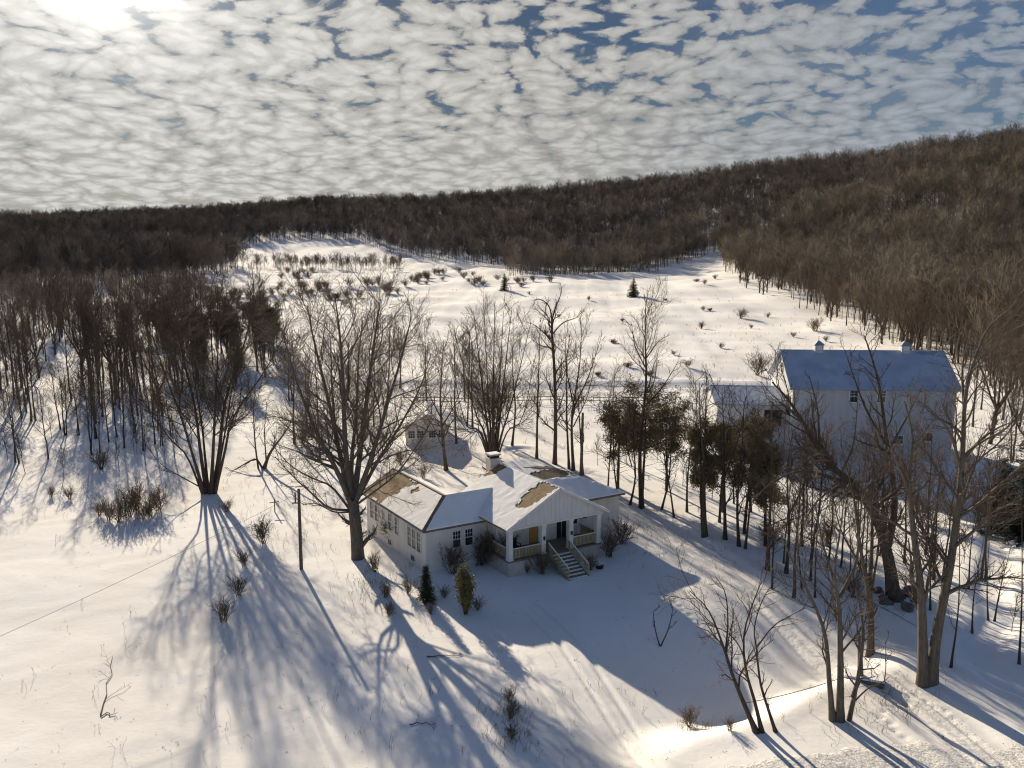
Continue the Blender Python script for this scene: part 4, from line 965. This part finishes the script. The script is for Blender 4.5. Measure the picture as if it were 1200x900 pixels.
for i, (bx, by, ty, w, lab) in enumerate(((1196, 628, 500, 3.4, 'big dark hemlock at the right edge beside the stream'), (1172, 600, 535, 2.0, 'smaller dark hemlock left of the big one at the right edge'))):
    b = at(bx, by); h = rel(bx, ty, b)[2]; tree('hemlock_tree', lab, spruce(145 + i, h, w), b)
b = at(500, 706); tree('arborvitae', 'small dark cone-shaped evergreen at the front left corner of the farmhouse', spruce(150, rel(500, 662, b)[2], .62, 'arbor', 30), b, cat='evergreen')
# the tall leafy shrub before the wing
def leafy(seed, h, w, m, n=240):
    rs = np.random.RandomState(seed); st = [stem(rs, (rs.randn() * .12, rs.randn() * .12, -.1), rs.rand() * 360, 14 * rs.rand(), 6, h * (.75 + .25 * rs.rand()), .035, .01, 7, .06) for _ in range(9)]
    P = np.array([s[0] for s in st]); Q = np.array([s[1] for s in st])
    b1, r1 = children(rs, P, Q, 11, .12, .98, (30, 60), 0, .35, .5, .01, 4, .5, .1, lenabs=w)
    v1, f1 = tubes(P, Q, 4); v2, f2 = tubes(b1, r1, 3)
    cen = np.concatenate([b1[:, 1:].reshape(-1, 3), P[:, 4:].reshape(-1, 3)]); v, f = needles(rs, cen, 11, .105, .12, '', None, .7, .3)
    return np_mesh('leafy_stems', np.concatenate([v1, v2]), np.concatenate([f1, f2 + len(v1)]), M['twig'], True), np_mesh('leafy_leaves', v, f, M[m])
b = at(545, 720); tree('evergreen_shrub', 'tall yellow-green leafy shrub in front of the house wing', leafy(151, rel(545, 660, b)[2] * .93, .75, 'yellow_leaf'), b, cat='shrub', parts=('stems', 'leaves'))

# ------------------------------------------------------------------ shrubs and brush one can tell apart
def shrub(px, py, label, sc=1.0, k=None, group=None, flat_=1.0, low=False):
    b = at(px, py); m = (LOWB if low else BU); m = m[rng.randint(len(m)) if k is None else k]
    return tree('shrub', label, m, b, rng.rand() * 6.28, (sc, sc, sc * flat_), group, 'shrub', ('stems', 'twigs'))
for px, py, sc, lab in ((150, 606, 1.5, 'brown brush at the left part of the clump on the open lawn'), (128, 610, 1.1, 'low brown brush at the left end of the clump on the open lawn'), (186, 598, 1.35, 'brown brush at the right end of the clump on the open lawn'),
                        (168, 608, .75, 'low twiggy brush in the middle of the clump on the open lawn'), (140, 612, 1.2, 'low spreading brown brush at the front of the clump on the open lawn'), (160, 598, 1.5, 'tallest brown brush at the back of the clump on the open lawn'), (176, 606, 1.2, 'dense brown brush right of the middle of the clump on the open lawn'), (116, 604, .8, 'small outlying brown brush left of the clump on the open lawn'), (265, 600, .7, 'small dark brush at the foot of the many-stemmed tree'), (308, 636, 1.2, 'dark reddish shrub between the many-stemmed tree and the utility pole'),
                        (287, 662, .75, 'twiggy shrub below the dark reddish shrub, uppermost of three'), (279, 698, .9, 'dark twiggy shrub in the tree shadow, middle of three'), (262, 728, .95, 'twiggy shrub nearest the camera in the tree shadow'),
                        (118, 550, 1.3, 'bare bush before the dense stand on the left'), (60, 582, .6, 'small weed bush on the snow at the far left'), (82, 585, .7, 'thin upright weed bush on the snow left of the brush clump'),
                        (588, 663, 1.75, 'brown bare bush against the left side of the porch'), (563, 662, 1.6, 'brown bare bush under the wing windows'), (532, 672, 1.3, 'thin climbing bush against the front of the wing'), (617, 672, .5, 'tiny twiggy bush at the porch foundation left of the steps'),
                        (636, 672, 1.1, 'leaning bare bush against the left of the porch steps'), (716, 652, 1.35, 'bare shrub at the right corner of the porch'), (692, 668, .7, 'low dark bush right of the steps behind the planter'), (729, 637, 1.25, 'tan dry shrub at the right corner of the house by the driveway'),
                        (462, 640, 1.5, 'bare shrub against the long left wall of the wing'), (478, 697, .7, 'reddish low bush left of the cone-shaped evergreen'), (452, 700, .65, 'thin bush below the old maple, left of the wing corner'), (455, 722, .6, 'small bush on the edge of the maple shadow'),
                        (521, 700, .5, 'small dark bush between the cone-shaped evergreen and the leafy shrub'), (505, 720, .45, 'small twiggy bush in front of the cone-shaped evergreen'), (440, 670, .8, 'bare bush beside the trunk of the old maple'), (560, 715, .55, 'twiggy bush touching the right of the leafy shrub'),
                        (597, 822, .5, 'low dry bramble at the top of the dark bramble line in the maple shadow'), (598, 842, .6, 'dark dry bramble in the middle of the bramble line in the maple shadow'), (600, 865, .5, 'low dry bramble at the bottom of the bramble line in the maple shadow'), (808, 852, .65, 'dry reddish bush in the shaded hollow at the bottom'), (855, 856, .4, 'low brush on the snow bank left of the leaning front tree'), (970, 640, 1.2, 'brush below the arching limb of the huge crooked tree'), (1115, 610, 1.4, 'brush in front of the barn by the stream'),
                        (1080, 612, 1.5, 'brush under the barn windows right of the huge crooked tree'), (1150, 612, 1.5, 'dense brush left of the big hemlock'), (1000, 700, 1.1, 'bare bush left of the rock pile'), (905, 640, 1.3, 'brush behind the right end of the driveway row'),
                        (470, 545, 1.1, 'bare bush in front of the garden cottage'), (495, 560, .8, 'small bare bush on the shaded snow behind the house'), (355, 520, 1.3, 'bare bush behind the drooping limbs of the old maple'), (888, 440, 2.4, 'round grey bush left of the barn gable')):
    shrub(px, py, lab, sc)
for px, py, sc in ((955, 388, 2.6), (822, 385, 1.4), (868, 373, 2.2), (832, 364, 1.3), (824, 364, 1.1), (718, 402, 1.4), (729, 376, 1.0), (816, 330, 2), (826, 333, 1.6), (838, 327, 1.8), (872, 330, 2), (912, 338, 2.2), (805, 430, 1.1), (760, 440, 1.2), (845, 408, 1), (790, 416, .8), (930, 395, 1),
                   (640, 392, .9), (655, 372, .9), (548, 392, .8), (735, 430, 1.3), (700, 440, 1.0), (880, 385, .9), (900, 372, 1.1), (968, 400, 1), (690, 352, 1.2), (620, 345, 1), (780, 352, 1.1)):
    shrub(px, py, 'small bare bush dotting the open snowy field', sc, group='bushes dotted over the field', flat_=.75, low=rng.rand() < .4)
for (px, py, n, sx) in ((215, 352, 16, 22), (262, 348, 12, 18), (300, 362, 10, 16), (340, 345, 9, 18), (372, 338, 8, 14), (400, 350, 6, 14), (432, 334, 7, 12), (488, 330, 12, 12), (570, 330, 8, 12), (340, 322, 8, 16), (455, 345, 5, 16), (520, 322, 5, 22), (620, 330, 6, 16), (185, 372, 8, 18)):
    for _ in range(n):
        shrub(px + rng.randn() * sx, min(max(py + rng.randn() * 3.2, 316), 400), 'low brown brush bush in the scrubby far end of the field', 1.6 + 1.7 * rng.rand(), group='brush at the far end of the field', flat_=.7)

# ------------------------------------------------------------------ woods: the nearest trees as things
WOODS = {}
def wood_tree(px, py, protos, sc, label, group, squash=1.0, name='bare_tree'):
    b = at(px, py); m = protos[rng.randint(len(protos))]
    return tree(name, label, m, b, rng.rand() * 6.28, (sc, sc, sc * squash), group)
left_poly = [(-40, 440), (-40, 548), (70, 546), (150, 540), (202, 520), (215, 480), (235, 440), (225, 400), (150, 378), (-40, 392)]
n = 0
while n < 112:
    px, py = -40 + rng.rand() * 280, 380 + rng.rand() ** .8 * 170
    if not inside((px, py), left_poly): continue
    n += 1
    wood_tree(px, py, (SL if rng.rand() < .85 else SP) if py < 492 else (SAP if rng.rand() < .4 else SL), (.90 + .3 * rng.rand()) * (.95 if py < 470 else .78 if py < 500 else .58), 'slender bare tree in the dense stand left of the lawn', 'bare trees of the stand left of the lawn')
thick = [(160, 400), (235, 385), (330, 395), (330, 440), (295, 470), (210, 450)]
n = 0
while n < 40:
    px, py = 150 + rng.rand() * 190, 375 + rng.rand() * 100
    if not inside((px, py), thick): continue
    n += 1
    wood_tree(px, py, TH if rng.rand() < .6 else SL, .9 + .4 * rng.rand(), 'dense twiggy tree in the dark thicket behind the many-stemmed tree', 'trees of the dark thicket')
for px, py in ((375, 540), (392, 500), (360, 505), (340, 470), (345, 520), (455, 470), (438, 500), (470, 455), (535, 520), (550, 500), (500, 470), (545, 470)):
    wood_tree(px, py, SL, .72 + .25 * rng.rand(), 'slender bare tree on the snow between the old maple and the cottage', 'slender trees around the cottage')
for px, py in ((30, 555), (75, 560), (170, 545), (205, 540), (140, 552), (225, 520)):
    wood_tree(px, py, SAP, .6 + .4 * rng.rand(), 'thin sapling at the lawn edge of the left stand', 'saplings before the left stand')
edge_r = [(852, 330), (912, 352), (1000, 388), (1055, 420), (1115, 432), (1215, 480), (1225, 430), (1100, 392), (1000, 356), (905, 330)]
n = 0
while n < 118:
    px, py = 850 + rng.rand() * 375, 325 + rng.rand() * 160
    if not inside((px, py), edge_r): continue
    n += 1
    wood_tree(px, py, SL if rng.rand() < .6 else SP, .75 + .3 * rng.rand(), 'bare tree along the edge of the woods right of the field', 'trees along the right edge of the field')
for px, py in ((1130, 470), (1150, 480), (1175, 492), (1195, 500), (1160, 520), (1185, 540), (1210, 520), (1205, 560), (1140, 500)):
    wood_tree(px, py, SL + SP, .75 + .25 * rng.rand(), 'bare tree beyond the right end of the barn', 'trees beyond the right end of the barn')
for px, py in ((780, 560), (800, 570), (815, 555), (835, 585), (860, 590), (880, 600), (905, 610), (925, 625), (700, 545), (715, 535), (735, 545), (770, 540), (790, 520), (940, 640), (950, 660), (970, 665)):
    wood_tree(px, py, SAP if rng.rand() < .6 else SL, .55 + .3 * rng.rand(), 'slim bare tree standing among and behind the pines', 'slim trees among the pines')

for px, py in ((905, 690), (918, 660), (930, 700), (950, 680), (962, 655), (985, 665), (1005, 640), (1012, 672), (1030, 650), (1060, 660), (1085, 650), (1100, 680), (1112, 655), (1130, 660), (1150, 680), (1170, 705), (1185, 740), (1040, 620), (1070, 600), (985, 610), (945, 610), (925, 585), (1010, 590)):
    wood_tree(px, py, SAP + SL, .48 + .3 * rng.rand(), 'slim bare tree in the tangle before the barn', 'slim trees of the tangle before the barn')

# ------------------------------------------------------------------ woods that read as one mass
def far_proto(seed, h, m, tw, style):
    rs = np.random.RandomState(seed)
    st = [stem(rs, (0, 0, -.5), rs.rand() * 360, 3, 3, h, h * .009, .03, 5, .05)]
    return grow('far_tree', seed, st, [lv(18, .26 + .05 * (style % 3), .98, 32, 66, (.36, .56, .48)[style % 3], .55, .6, tw, 3, .45, .16, 3), lv(9, .2, 1, 25, 55, .5, .3, .7, tw * .8, 2, .25, .18, 3)], None, None, 1, sides0=5, merge=M[m])
far_col = bpy.data.collections.new('far_tree_kinds'); oli_col = bpy.data.collections.new('near_wood_kinds'); con_col = bpy.data.collections.new('conifer_kinds')
for i in range(5): far_col.objects.link(bpy.data.objects.new('far_tree', far_proto(400 + i, 15 + i, 'far_wood', .075, i)))
for i in range(5): oli_col.objects.link(bpy.data.objects.new('wood_tree', far_proto(420 + i, 13 + i, 'olive_wood', .05, i + 1)))
mid_col = bpy.data.collections.new('mid_tree_kinds')
for i in range(4):
    _rs2 = np.random.RandomState(460 + i)
    mid_col.objects.link(bpy.data.objects.new('mid_tree', grow('mid_tree', 460 + i, [stem(_rs2, (0, 0, -.5), _rs2.rand() * 360, 4, 3, 15, .15, .03, 8, .05)], [lv(16, .3, .98, 30, 55, .38, .5, .5, .035, 4, .45, .13, 3), lv(8, .2, 1, 25, 50, .48, .3, .6, .028, 3, .25, .16, 3), lv(4, .3, 1, 25, 50, .5, .3, .7, .022, 2, .15, .16, 3)], None, None, 1, sides0=6, merge=M['far_wood'])))
def conifer_far(seed, h, w):
    t_, c_ = spruce(seed, h, w, 'spruce', 12); return c_
for i in range(2): con_col.objects.link(bpy.data.objects.new('far_conifer', conifer_far(440 + i, 14 + 2 * i, 3)))
def stuff_wood(name, pts, col, smin, smax, label=None):
    pts = np.asarray(pts); z = T(pts[:, 0], pts[:, 1])
    me = bpy.data.meshes.new(name); me.vertices.add(len(pts)); me.vertices.foreach_set('co', np.c_[pts, z].astype(np.float32).ravel())
    o = mesh_obj(name, me); o['kind'] = 'stuff'
    if label: o['label'] = label
    ng = bpy.data.node_groups.new(name, 'GeometryNodeTree')
    ng.interface.new_socket('Geometry', in_out='INPUT', socket_type='NodeSocketGeometry'); ng.interface.new_socket('Geometry', in_out='OUTPUT', socket_type='NodeSocketGeometry')
    N, Lk = ng.nodes, ng.links
    gi, go = N.new('NodeGroupInput'), N.new('NodeGroupOutput'); ip = N.new('GeometryNodeInstanceOnPoints'); ci = N.new('GeometryNodeCollectionInfo')
    ci.inputs['Collection'].default_value = col; ci.inputs['Separate Children'].default_value = True; ci.inputs['Reset Children'].default_value = True
    rr = N.new('FunctionNodeRandomValue'); rr.data_type = 'FLOAT_VECTOR'; rr.inputs[0].default_value = (-.05, -.05, 0); rr.inputs[1].default_value = (.05, .05, 6.28)
    rs_ = N.new('FunctionNodeRandomValue'); rs_.data_type = 'FLOAT'; rs_.inputs[2].default_value = smin; rs_.inputs[3].default_value = smax; rs_.inputs['Seed'].default_value = 4
    ip.inputs['Pick Instance'].default_value = True
    Lk.new(gi.outputs[0], ip.inputs['Points']); Lk.new(ci.outputs[0], ip.inputs['Instance']); Lk.new(rr.outputs[0], ip.inputs['Rotation']); Lk.new(rs_.outputs[1], ip.inputs['Scale']); Lk.new(ip.outputs[0], go.inputs[0])
    md = o.modifiers.new('scatter', 'NODES'); md.node_group = ng
    return o
# open field outline on the ground
FIELD = [flat(*q) for q in ((-260, 352), (0, 347), (130, 337), (225, 331), (292, 325))]
far_l = [(-150, 640), (-262, 800), (-330, 930), (-250, 950), (-130, 900), (-100, 760), (-60, 690)]
FIELD += [(-205, 640), (-280, 830), (-225, 905), (-150, 860), (-95, 740), (-40, 660), (-8, 640)] + [flat(*q) for q in ((600, 326), (700, 324), (840, 314), (852, 325), (912, 345), (1000, 380), (1060, 412), (1120, 440), (1230, 500), (1500, 620), (600, 2500), (-900, 700))]
fx, fy = np.array([p[0] for p in FIELD]), np.array([p[1] for p in FIELD])
def in_poly(x, y, px, py):
    c = np.zeros(x.shape, bool); j = len(px) - 1
    for i in range(len(px)):
        cond = ((py[i] > y) != (py[j] > y)) & (x < (px[j] - px[i]) * (y - py[i]) / (py[j] - py[i] + 1e-12) + px[i]); c ^= cond; j = i
    return c
rg = np.random.RandomState(77)
def scatter(n, rmin, rmax, a0, a1):
    r = np.sqrt(rmin ** 2 + rg.rand(n) * (rmax ** 2 - rmin ** 2)); a = np.radians(a0 + (a1 - a0) * rg.rand(n))
    x, y = r * np.sin(a), r * np.cos(a); k = ~in_poly(x, y, fx, fy); x, y, r, a = x[k], y[k], r[k], np.degrees(a[k])
    return x, y, r, a
x, y, r, a = scatter(62000, 330, 1900, -43, 43)
rr = np.interp(a, AZ, RR); vis = r < rr + 60
lump = np.sin(x / 47 + 2 * np.sin(y / 71)) * np.sin(y / 39 + 1.5 * np.sin(x / 83))
near_w = (a > 2 - (r - 500) / 60) & (r < 690 + 90 * lump) & (a > -2)
keep = vis & (rg.rand(len(r)) < np.clip(1.2 - r / 2400, .35, 1))
hp = keep & ~near_w
stuff_wood('hill_woods', np.c_[x, y][hp], far_col, .55, 1.2, 'brown leafless woods covering the far hillsides')
x2, y2, r2, a2 = scatter(13500, 175, 760, -4, 43)
lump = np.sin(x2 / 47 + 2 * np.sin(y2 / 71)) * np.sin(y2 / 39 + 1.5 * np.sin(x2 / 83))
k = (r2 < 690 + 90 * lump) & (a2 > 2 - (r2 - 500) / 60)
stuff_wood('valley_woods', np.c_[x2, y2][k], oli_col, .5, 1.12, 'olive brown leafless woods right of the field')
lx, ly = [], []
for _ in range(230):
    px, py = -60 + rg.rand() * 350, 352 + 50 * rg.rand() ** 1.6
    if px > 290 - (py - 342) * 1.6: continue
    c = flat(px, py); lx.append(c[0]); ly.append(c[1])
stuff_wood('left_woods', np.c_[lx, ly], mid_col, .55, .88, 'bare woods on the snow behind the stand left of the lawn')
# dark conifers on the hillside
cx, cy = [], []
for (px, py, n, s) in ((596, 246, 40, 45), (500, 236, 14, 18), (625, 262, 14, 40), (1170, 238, 2, 4), (930, 268, 3, 20)):
    c = at(px, py + 8); cx += list(c.x + rg.randn(n) * s * 1.3); cy += list(c.y + rg.randn(n) * s)
stuff_wood('hill_conifers', np.c_[cx, cy], con_col, .8, 1.2, 'dark conifers scattered in the hillside woods')
# tree line strip across the far field clearing
sx, sy = [], []
for _ in range(150):
    c = at(300 + rg.rand() * 170, 318 - rg.rand() * 6); sx.append(c.x); sy.append(c.y)
stuff_wood('tree_strip', np.c_[sx, sy], far_col, .30, .6, 'strip of small trees before the far white clearing')

# ------------------------------------------------------------------ utility pole, wires, fence, rocks, culvert, sticks
b = at(353, 667); top = rel(350, 573, b); up = empty('utility_pole', b, 0, 'slim weathered utility pole on the lawn left of the old maple', 'utility pole')
m_ = MB(); m_.tube([(0, 0, -.5), (top[0] * .5, 0, top[2] * .5), (top[0], 0, top[2])], [.15, .13, .11], 10); m_.build('pole', M['pole'], up, True)
m_ = MB(); m_.bar((top[0] - .55, -.06, top[2] - 1.15), (top[0] + .05, -.06, top[2] - 1.15), .09); m_.bar((top[0] - .28, -.1, top[2] - 1.1), (top[0] - .28, -.1, top[2] - .25), .10); m_.build('bracket', M['pole'], up)
pt_ = Vector((b.x + top[0], b.y, b.z + top[2] - .3))
e1 = Vector((*flat(-60, 745, 5.2), 5.2 )); dirn = (e1 - pt_)
pts = [pt_ + dirn * s * 2.2 - Vector((0, 0, 1.3 * (4 * s * (1 - s)))) for s in np.linspace(0, 1, 24)]
m_ = MB(); m_.tube([tuple(p) for p in pts], .011, 5); tag(m_.build('overhead_wire', M['wire']), 'thin overhead wire running from the utility pole out to the left', 'wire')
ha = Vector(hloc(-4.9, 12, 3.9)); pts = [pt_ + (ha - pt_) * s - Vector((0, 0, .5 * 4 * s * (1 - s))) for s in np.linspace(0, 1, 12)]
b = at(322, 600); cp = empty('cross_post', b, .3, 'small wooden cross-shaped post in the snow left of the utility pole', 'post')
m_ = MB(); m_.bar((0, 0, -.3), (.02, 0, 1.35), .10); m_.build('post', M['pole'], cp); m_ = MB(); m_.bar((-.45, .065, .95), (.45, .065, 1.02), .07); m_.build('crossbar', M['pole'], cp)
# rail fence beyond the trees behind the house
f0, f1 = at(470, 474), at(760, 473); fe = empty('rail_fence', f0, 0, 'two-rail wooden fence crossing the snow behind the thin trees', 'fence')
v = f1 - f0; nP = 16
for i in range(nP):
    q = f0 + v * (i / (nP - 1)); z = G(q.x, q.y) - f0.z; m_ = MB(); m_.bar((q.x - f0.x, q.y - f0.y, z - .4), (q.x - f0.x, q.y - f0.y, z + 1.25), .13); m_.build('post', M['pole'], fe)
    if i < nP - 1:
        q2 = f0 + v * ((i + 1) / (nP - 1)); z2 = G(q2.x, q2.y) - f0.z
        for hh in (.55, 1.08): m_ = MB(); m_.bar((q.x - f0.x, q.y - f0.y - .09, z + hh), (q2.x - f0.x, q2.y - f0.y - .09, z2 + hh), .05, .10); m_.build('rail', M['pole'], fe)
def rock(px, py, s, label, group=None, seed=0):
    b = at(px, py); bm = bmesh.new(); bmesh.ops.create_icosphere(bm, subdivisions=3, radius=1); rs = np.random.RandomState(seed)
    k = rs.rand(6, 3) * 3; 
    for v in bm.verts:
        n = sum(math.sin(v.co.dot(Vector(q)) * 1.6 + i) for i, q in enumerate(k)) * .13; v.co = Vector((v.co.x * s * 1.25, v.co.y * s, v.co.z * s * .75)) * (1 + n)
    me = bpy.data.meshes.new('rock'); bm.to_mesh(me); me.materials.append(M['stone']); bm.free()
    o = mesh_obj('rock', me, None, b + Vector((0, 0, s * .3))); o.rotation_euler = (0, 0, rs.rand() * 6); return tag(o, label, 'rock', group)
for i, (px, py, s) in enumerate(((1063, 714, .45), (1068, 697, .55), (1055, 698, .4), (1036, 705, .42), (1076, 705, .4), (1028, 694, .36))): rock(px, py, s, 'dark boulder in the rock pile at the foot of the huge crooked tree', 'boulders of the rock pile', i)
for i, (px, py, s) in enumerate(((1180, 606, .6), (1190, 622, .8), (1172, 612, .5))): rock(px, py, s, 'snowy stone in the stream bed at the right edge', 'stones in the stream', 20 + i)
# culvert head with a rotten stump
b = at(1012, 797); cu = empty('stone_culvert', b - Vector((0, 0, .62)), R(-20), 'old square stone culvert opening in the roadside bank behind the clump of stems', 'culvert')
for x in (-.75, .75): m_ = MB(); m_.box(x - .28, x + .28, -.45, .45, -.6, .55); m_.build('side_stone', M['stone'], cu, bev=.04)
m_ = MB(); m_.box(-1.1, 1.1, -.5, .5, .553, .85); m_.build('cap_stone', M['stone'], cu, bev=.04); m_ = MB(); m_.box(-.468, .468, .1, .16, -.6, .548); m_.build('opening', M['dark'], cu)
m_ = MB(); m_.box(-1.12, 1.12, -.52, .52, .853, .99); m_.build('snow', M['roof_snow'], cu, bev=.04)
b = at(1008, 797); st_, sb_ = grow('stump', 61, [limb(b, [(1008, 800, 0), (1008, 770, 0), (1006, 742, 0)], .20, .10)], [lv(2, .7, .98, 20, 40, .15, .2, .3, .03, 2, .3, .1, 4)], M['grey_bark'], M['grey_bark'], split=0)
sg = empty('tree_stump', b, 0, 'splintered standing tree stump beside the stone culvert', 'stump'); mesh_obj('trunk', st_, sg); mesh_obj('splinter', sb_, sg)
# slack cable between the two front clumps
a0, a1 = at(893, 858) + Vector((0, 0, 1.9)), at(985, 845) + Vector((0, 0, 2.6))
m_ = MB(); m_.tube([tuple(a0 + (a1 - a0) * s - Vector((0, 0, .35 * s * (1 - s)))) for s in np.linspace(-.25, 1.0, 12)], .02, 5); tag(m_.build('cable', M['wire']), 'thin slack cable strung between the leaning front tree and the clump of stems', 'cable')
# fallen branches
for i, (x0, y0, x1, y1, lab) in enumerate(((500, 770, 542, 768, 'broken stick lying on the sunlit strip below the house'), (118, 838, 132, 770, 'long curved dead branch lying on the open lawn'), (480, 850, 512, 848, 'short stick lying in the maple shadow'), (530, 548, 556, 558, 'dark fallen branch on the shaded snow behind the house'), (1010, 700, 1075, 735, 'long fallen branch near the rock pile'), (118, 838, 136, 838, 'short dark stick at the end of the curved branch'))):
    a_, c_ = at(x0, y0) + Vector((0, 0, .06)), at(x1, y1) + Vector((0, 0, .06)); rs = np.random.RandomState(600 + i); L_n = 7
    P = np.array([a_ + (c_ - a_) * s for s in np.linspace(0, 1, L_n)]) ; P[1:-1] += rs.randn(L_n - 2, 3) * (.09, .09, .02)
    P[:, 2] = T(P[:, 0], P[:, 1]) + .05
    mt, mc = grow('fallen_branch', 600 + i, [(P - np.array(a_), np.linspace(.03, .012, L_n))], [lv(5, .2, 1, 25, 60, .25, .3, .6, .012, 3, .15, .2, 3), lv(3, .3, 1, 25, 60, .4, .3, .6, .01, 2, .1, .2, 3)], M['twig'], M['twig'])
    tree('fallen_branch', lab, (mt, mc), a_, cat='branch', parts=('branch', 'twigs'))
# dry weeds poking through the snow
wp = []
for (px, py, n, s) in ((597, 835, 46, 16), (600, 870, 30, 14), (600, 880, 18, 30), (430, 690, 60, 22), (455, 680, 40, 18), (130, 590, 60, 40), (330, 640, 40, 35), (780, 640, 40, 30), (840, 660, 50, 40), (1050, 830, 60, 40), (1000, 840, 40, 30), (820, 840, 30, 12), (310, 610, 40, 40), (200, 560, 50, 45), (60, 560, 50, 60), (520, 545, 30, 25),
                      (400, 480, 80, 80), (560, 430, 160, 90), (700, 400, 260, 120), (500, 380, 200, 90), (850, 380, 260, 100), (600, 350, 300, 140), (720, 350, 200, 90), (420, 345, 250, 120), (930, 390, 120, 50), (640, 480, 60, 60), (300, 480, 60, 70), (900, 600, 60, 60), (1050, 650, 60, 60), (200, 780, 40, 150), (450, 800, 40, 60), (700, 800, 20, 40), (330, 590, 40, 60), (760, 620, 40, 20)):
    for _ in range(n):
        x_, y_ = px + rg.randn() * s, py + rg.randn() * s * .55
        if y_ > 300: wp.append(flat(x_, y_))
wp = np.array(wp); k = np.hypot(wp[:, 0] - HX - 1.5, wp[:, 1] - HY - 7) > 7.5; wp = wp[k & (np.hypot(*wp.T) < 420)]
zz = T(wp[:, 0], wp[:, 1]); st = []
for (x_, y_), z_ in zip(wp, zz):
    for _ in range(rg.randint(1, 4)):
        st.append(stem(rg, (x_ + rg.randn() * .1, y_ + rg.randn() * .1, z_ - .05), rg.rand() * 360, 30 * rg.rand(), 50 * rg.rand(), .25 + .6 * rg.rand() ** 2, .009 * (1 + math.hypot(x_, y_) / 110 * (y_ > 100)), .004 * (1 + math.hypot(x_, y_) / 110 * (y_ > 100)), 4, .15))
P, Q = np.array([s[0] for s in st]), np.array([s[1] for s in st])
v1, f1 = tubes(P, Q, 3); b1, r1 = children(rg, P, Q, 4, .35, 1, (20, 60), .4, .2, .8, .005, 2, .3, .2); v2, f2 = tubes(b1, r1, 3)
tag(mesh_obj('dry_weeds', np_mesh('dry_weeds', np.concatenate([v1, v2]), np.concatenate([f1, f2 + len(v1)]), M['dry'])), 'dry weed stalks poking through the snow', kind='stuff')


# leaf litter and twig crumbs lying on the lawn
n = 900
lp = np.array([flat(-20 + rg.rand() * 1240, 590 + rg.rand() ** .8 * 320) for _ in range(n)])
lp = lp[np.hypot(lp[:, 0] - HX - 1.5, lp[:, 1] - HY - 7) > 8]
c = np.c_[lp, T(lp[:, 0], lp[:, 1]) + .02]; k = 1 + (rg.rand(len(c)) ** 3 * 5).astype(int)
c = np.repeat(c, k, 0) + rg.randn(k.sum(), 3) * (.12, .12, .004)
v, f = needles(rg, c, 1, .055, .02, '', None, .12, .0)
tag(mesh_obj('leaf_litter', np_mesh('leaf_litter', v, f, M['bark'])), 'dead leaves and twig crumbs on the snow', kind='stuff')
